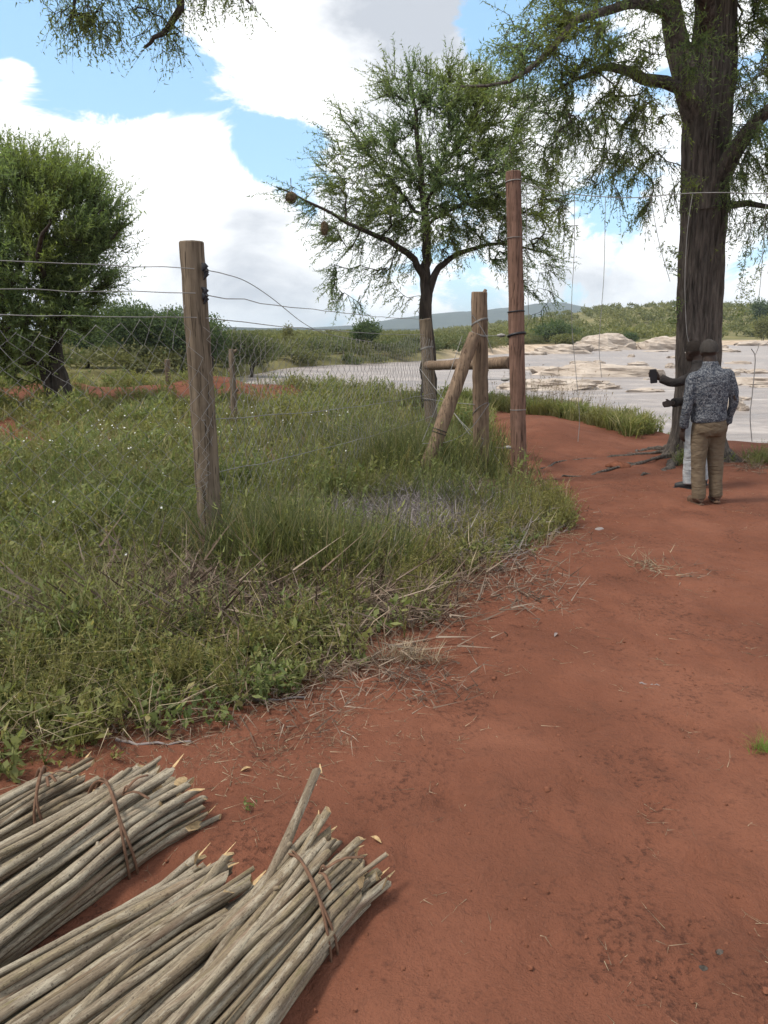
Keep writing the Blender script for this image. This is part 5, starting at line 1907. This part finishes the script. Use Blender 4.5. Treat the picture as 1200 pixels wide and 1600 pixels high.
def fused(mb, name, mat, parent, voxel, smooth_it=4, wrinkle=0.0, seed=0):
    tmp = mb.build('tmp', [mat])
    md = tmp.modifiers.new('r', 'REMESH')
    md.mode = 'VOXEL'
    md.voxel_size = voxel
    md.use_smooth_shade = True
    s_ = tmp.modifiers.new('s', 'SMOOTH')
    s_.factor = 0.5
    s_.iterations = smooth_it
    dg_ = bpy.context.evaluated_depsgraph_get()
    me = bpy.data.meshes.new_from_object(tmp.evaluated_get(dg_))
    bpy.data.objects.remove(tmp)
    if wrinkle:
        n_ = len(me.vertices)
        co = np.empty(n_ * 3, np.float32)
        no = np.empty(n_ * 3, np.float32)
        me.vertices.foreach_get('co', co)
        me.vertices.foreach_get('normal', no)
        co, no = co.reshape(-1, 3), no.reshape(-1, 3)
        w_ = vnoise(co[:, 0] * 11 + co[:, 1] * 8 + seed, co[:, 2] * 7 + co[:, 0] * 9, seed) + .5 * vnoise(co[:, 0] * 22 + co[:, 1] * 15, co[:, 2] * 16 - co[:, 0] * 18, seed + 2)
        co = co + no * (wrinkle * w_)[:, None]
        me.vertices.foreach_set('co', co.astype(np.float32).ravel())
    me.name = name
    me.materials.clear()
    me.materials.append(mat)
    me.polygons.foreach_set('use_smooth', np.ones(len(me.polygons), bool))
    me.update()
    o = bpy.data.objects.new(name, me)
    col.objects.link(o)
    o.parent = parent
    return o


def hand(mb, wrist, d, palm_n, curl, side):
    """palm, four unequal fingers and a thumb; d: direction of the hand, palm_n: palm normal."""
    d = unit(d)
    n_ = unit(palm_n - d * np.dot(palm_n, d))
    s_ = np.cross(d, n_) * side
    pts = [wrist - d * .02, wrist + d * .03, wrist + d * .085]
    p_ = smooth_path(pts, 8)
    t, u, w = frames(p_)
    a_ = np.arange(12) / 12 * 2 * np.pi
    wd = np.array([.024, .027, .032, .037, .040, .041, .040, .036])
    V_ = p_[:, None] + wd[:, None, None] * (np.cos(a_)[None, :, None] * s_ + np.sin(a_)[None, :, None] * n_ * .38)
    ii = np.arange(7)[:, None] * 12
    jj = np.arange(12)[None]
    mb.add(V_.reshape(-1, 3), np.stack([ii + jj, ii + (jj + 1) % 12, ii + 12 + (jj + 1) % 12, ii + 12 + jj], -1).reshape(-1, 4))
    mb.add(V_[0][::-1], [list(range(12))])
    mb.add(V_[-1], [list(range(12))])
    for k, (off, ln) in enumerate(((.030, .070), (.010, .080), (-.010, .075), (-.029, .058))):
        b_ = wrist + d * .075 + s_ * off
        c1 = b_ + d * ln * .45 * math.cos(curl * .5) + n_ * ln * .45 * math.sin(curl * .5)
        c2 = c1 + d * ln * .32 * math.cos(curl * 1.3) + n_ * ln * .32 * math.sin(curl * 1.3)
        c3 = c2 + d * ln * .26 * math.cos(curl * 2.0) + n_ * ln * .26 * math.sin(curl * 2.0)
        tube(mb, [b_, c1, c2, c3], [.0095, .009, .0085, .007], 10)
    b_ = wrist + d * .025 + s_ * .028
    tube(mb, [b_, b_ + d * .03 + s_ * .024 + n_ * .008, b_ + d * .06 + s_ * .028 + n_ * .02], [.012, .0105, .0085], 10)


def person(label, foot_px, rot, arms, mats, scale=1.0, feet=((-.115, 0.0, .12), (.115, .0, .1)), head_turn=0.0, head_dn=0.08, lean=0.0, hand_curl=(.5, .5), hand_dirs=(None, None), short_sleeves=False):
    g_ = G(*foot_px)
    root = empty('person', (g_[0], g_[1], float(H(*g_))))
    root.rotation_euler = (Matrix.Rotation(lean, 3, 'Y') @ Matrix.Rotation(rot, 3, 'Z')).to_euler()
    root.scale = (scale,) * 3
    shirt_m, trouser_m, shoe_m, cap_m = mats
    body = MB()
    hips = [np.array([s * .09, 0, .86]) for s in (-1, 1)]
    ank = [np.array([f[0], f[1], .09]) for f in feet]
    for h_, a_ in zip(hips, ank):
        kn = (h_ + a_) / 2 + np.array([0, .025, .02])
        limb_tube(body, [h_, kn, a_, a_ + np.array([0, .0, -.05])], [.075, .065, .05, .048, .036, .036])
        ellips(body, a_ + np.array([0, .05, -.06]), (.036, .11, .028))
    loft(body, [(0, 0, .80, .13, .09), (0, 0, .92, .15, .10), (0, 0, 1.04, .135, .092), (0, .0, 1.2, .155, .1), (0, 0, 1.34, .16, .095), (0, -.005, 1.42, .12, .075), (0, .0, 1.46, .066, .064), (0, .012, 1.52, .064, .064), (0, .02, 1.56, .062, .062)])
    ct_, st__ = math.cos(head_turn), math.sin(head_turn)
    hc = np.array([0, .035 + head_dn * .2, 1.615])
    rotm = np.array([[ct_, -st__, 0], [st__, ct_, 0], [0, 0, 1]])

    def hp(x_, y_, z_):
        return hc + rotm @ np.array([x_, y_, z_ - head_dn * y_])
    ellips(body, hp(0, -.012, .02), (.084, .098, .095), rot=rotm)
    ellips(body, hp(0, .03, -.035), (.058, .066, .082), rot=rotm)
    ellips(body, hp(0, .06, -.088), (.03, .026, .024), rot=rotm)
    ellips(body, hp(0, .098, -.03), (.019, .022, .026), rot=rotm)
    ellips(body, hp(0, .074, .012), (.05, .024, .012), rot=rotm)
    ellips(body, hp(0, .088, -.066), (.027, .014, .012), rot=rotm)
    for s in (-1, 1):
        ellips(body, hp(s * .079, -.005, -.012), (.011, .022, .033), rot=rotm)
    for k, (sh, el, wr_) in enumerate(arms):
        sh, el, wr_ = map(np.asarray, (sh, el, wr_))
        limb_tube(body, [sh, el, wr_], [.05, .045, .042, .036, .028])
        d_ = hand_dirs[k] if hand_dirs[k] is not None else (unit(wr_ - el) * .6 + np.array([0, .05, -.6]))
        side = 1 if k == 0 else -1
        pn = np.array([side * 1.0, .25, 0.1])
        hand(body, wr_, np.asarray(d_), pn, hand_curl[k], -side)
    bo = fused(body, 'body', M['skin'], root, 0.0105, 2)
    sh_mb = MB()
    loft(sh_mb, [(0, 0, .895, .176, .128), (0, 0, .93, .181, .132), (0, -.003, .98, .174, .126), (0, -.005, 1.06, .17, .12), (0, -.01, 1.18, .182, .124), (0, -.012, 1.29, .192, .125), (0, -.01, 1.365, .185, .112),
                 (0, -.006, 1.41, .15, .092), (0, .0, 1.445, .095, .076), (0, .005, 1.475, .076, .074), (0, .01, 1.515, .072, .072)])
    for k, (sh, el, wr_) in enumerate(arms):
        sh, el, wr_ = map(np.asarray, (sh, el, wr_))
        inn = sh * np.array([.62, 1, 1]) + np.array([0, 0, .0])
        end = el + (wr_ - el) * (.92 if not short_sleeves else .3)
        limb_tube(sh_mb, [inn, sh, el, end], [.07, .07, .064, .056, .051, .047, .047])
    fused(sh_mb, 'shirt', shirt_m, root, 0.011, 5, 0.016, 3)
    tr = MB()
    loft(tr, [(0, 0, .74, .155, .11), (0, -.006, .80, .178, .13), (0, -.008, .87, .174, .126), (0, 0, .93, .162, .114)])
    for h_, a_ in zip(hips, ank):
        kn = (h_ + a_) / 2 + np.array([0, .02, .0])
        limb_tube(tr, [h_ + np.array([0, 0, .0]), kn, a_ + np.array([0, .0, -.025])], [.092, .096, .087, .078, .073, .072, .072])
    fused(tr, 'trousers', trouser_m, root, 0.011, 5, 0.012, 8)
    for f, a_ in zip(feet, ank):
        so = MB()
        ang = (f[2] if len(f) > 2 else 0) * (1 if f[0] > 0 else -1)
        fd = np.array([math.sin(ang), math.cos(ang), 0])
        limb_tube(so, [a_ + np.array([0, -.02, -.0]) - fd * .03, a_ + fd * .05 + np.array([0, 0, -.035]), a_ + fd * .16 + np.array([0, 0, -.052])], [.05, .05, .047, .045, .034])
        tube(so, np.array([a_ - fd * .07 + np.array([0, 0, -.08]), a_ + fd * .06 + np.array([0, 0, -.08]), a_ + fd * .19 + np.array([0, 0, -.078])]), [.036, .048, .036], 14, flat=.3)
        fused(so, 'shoe', shoe_m, root, 0.009, 3)
    cp = MB()
    nu_, nv_ = 28, 10
    U, Vv = np.meshgrid(np.linspace(0, 2 * np.pi, nu_, endpoint=False), np.linspace(0.01, 1.72, nv_))
    rr_ = np.where(Vv > 1.6, 1.035, 1.0)
    cpts = np.stack([np.sin(Vv) * np.cos(U) * .089 * rr_, np.sin(Vv) * np.sin(U) * .103 * rr_ - .012, np.cos(Vv) * .101 + .022 - .035 * np.sin(Vv) * np.sin(U) * -.6], -1).reshape(-1, 3)
    cpts = np.array([hp(*c_) for c_ in cpts])
    ii = np.arange(nv_ - 1)[:, None] * nu_
    jj = np.arange(nu_)[None]
    cp.add(cpts, np.stack([ii + jj, ii + nu_ + jj, ii + nu_ + (jj + 1) % nu_, ii + (jj + 1) % nu_], -1).reshape(-1, 4))
    cp.add(cpts[:nu_][::-1], [list(range(nu_))])
    cp.build('cap', cap_m, root)
    m2 = MB()
    for s in (-1, 1):
        ellips(m2, hp(s * .031, .084, .0), (.012, .008, .008), 10, 8, rotm)
    m2.build('eyes', M['eye'], bo)
    tag(root, label, 'person')
    return root


person('person in dark grey cap, speckled grey shirt and khaki trousers, back turned', (1104, 789), math.radians(4),
       [((-.195, -.01, 1.345), (-.25, -.03, 1.08), (-.262, .04, .82)), ((.195, -.01, 1.345), (.25, -.02, 1.09), (.232, .07, .84))],
       (M['shirt'], M['khaki'], M['shoe_brown'], M['cap']), 0.965, feet=((-.105, -.02, .15), (.115, .03, .2)), head_turn=-.1, lean=math.radians(-4))

rot2 = math.radians(58)
g2 = G(1088, 762)
lean2 = math.radians(-4)
z2 = float(H(*g2))
sc2 = 0.96


def loc2(px_, py_, Yd):
    w_ = P(px_, py_, Yd) - np.array([g2[0], g2[1], z2])
    R_ = np.array((Matrix.Rotation(lean2, 3, 'Y') @ Matrix.Rotation(rot2, 3, 'Z')).inverted())
    return R_ @ w_ / sc2


w1, w2 = loc2(1030, 591, 8.5), loc2(1050, 630, 8.55)
person('person in pale jeans half hidden behind the khaki man, holding out a phone', (1088, 762), rot2,
       [((-.19, 0, 1.36), loc2(1056, 598, 8.45), w1), ((.18, 0, 1.34), loc2(1075, 622, 8.75), w2)],
       (M['dark_shirt'], M['jeans'], M['shoe'], M['cap_dark']), sc2, feet=((-.13, .06, .1), (.13, -.04, .1)), hand_curl=(.75, .35), lean=lean2, head_turn=-.5, head_dn=.16,
       hand_dirs=(loc2(1018, 586, 8.48) - w1, loc2(1030, 634, 8.5) - w2))
pc = P(1021, 588, 8.47)
ph = empty('phone', tuple(pc))
m2 = MB()
bxv = np.array([[sx * .036, sy * .0045, sz * .074] for sx in (-1, 1) for sy in (-1, 1) for sz in (-1, 1)])
import bmesh
bm = bmesh.new()
bmesh.ops.create_cube(bm, size=1)
bmesh.ops.scale(bm, vec=(.074, .010, .152), verts=bm.verts)
bmesh.ops.bevel(bm, geom=[e_ for e_ in bm.edges], offset=.0042, segments=2, affect='EDGES')
me = bpy.data.meshes.new('case')
bm.to_mesh(me)
bm.free()
me.materials.append(M['black'])
co_ = bpy.data.objects.new('case', me)
col.objects.link(co_)
co_.parent = ph
bm = bmesh.new()
bmesh.ops.create_cube(bm, size=1)
bmesh.ops.scale(bm, vec=(.024, .004, .03), verts=bm.verts)
bmesh.ops.bevel(bm, geom=[e_ for e_ in bm.edges], offset=.0015, segments=2, affect='EDGES')
me = bpy.data.meshes.new('camera_bump')
bm.to_mesh(me)
bm.free()
me.materials.append(M['shoe'])
cb_ = bpy.data.objects.new('camera_bump', me)
col.objects.link(cb_)
cb_.parent = co_
cb_.location = (.017, -.006, .052)
ph.rotation_euler = (math.radians(6), math.radians(-8), math.radians(-18))
tag(ph, 'dark phone held up in an outstretched hand in front of the river', 'phone')

# ------------------------------------------------------------------ thin haze over the valley
m, nt, o_ = new_mat('haze')
pv = N(nt, 'ShaderNodeVolumePrincipled')
pv.inputs['Color'].default_value = (0.80, 0.90, 1.0, 1)
pv.inputs['Density'].default_value = 0.00016
pv.inputs['Anisotropy'].default_value = 0.1
L(nt, pv.outputs[0], o_.inputs['Volume'])
bm = bmesh.new()
bmesh.ops.create_cube(bm, size=1)
bmesh.ops.scale(bm, vec=(10400, 8200, 140), verts=bm.verts)
me = bpy.data.meshes.new('haze')
bm.to_mesh(me)
bm.free()
me.materials.append(m)
hz = bpy.data.objects.new('haze', me)
col.objects.link(hz)
hz.location = (0, 3450, 65.5)
tag(hz, 'thin pale haze lying over the whole valley', kind='stuff')
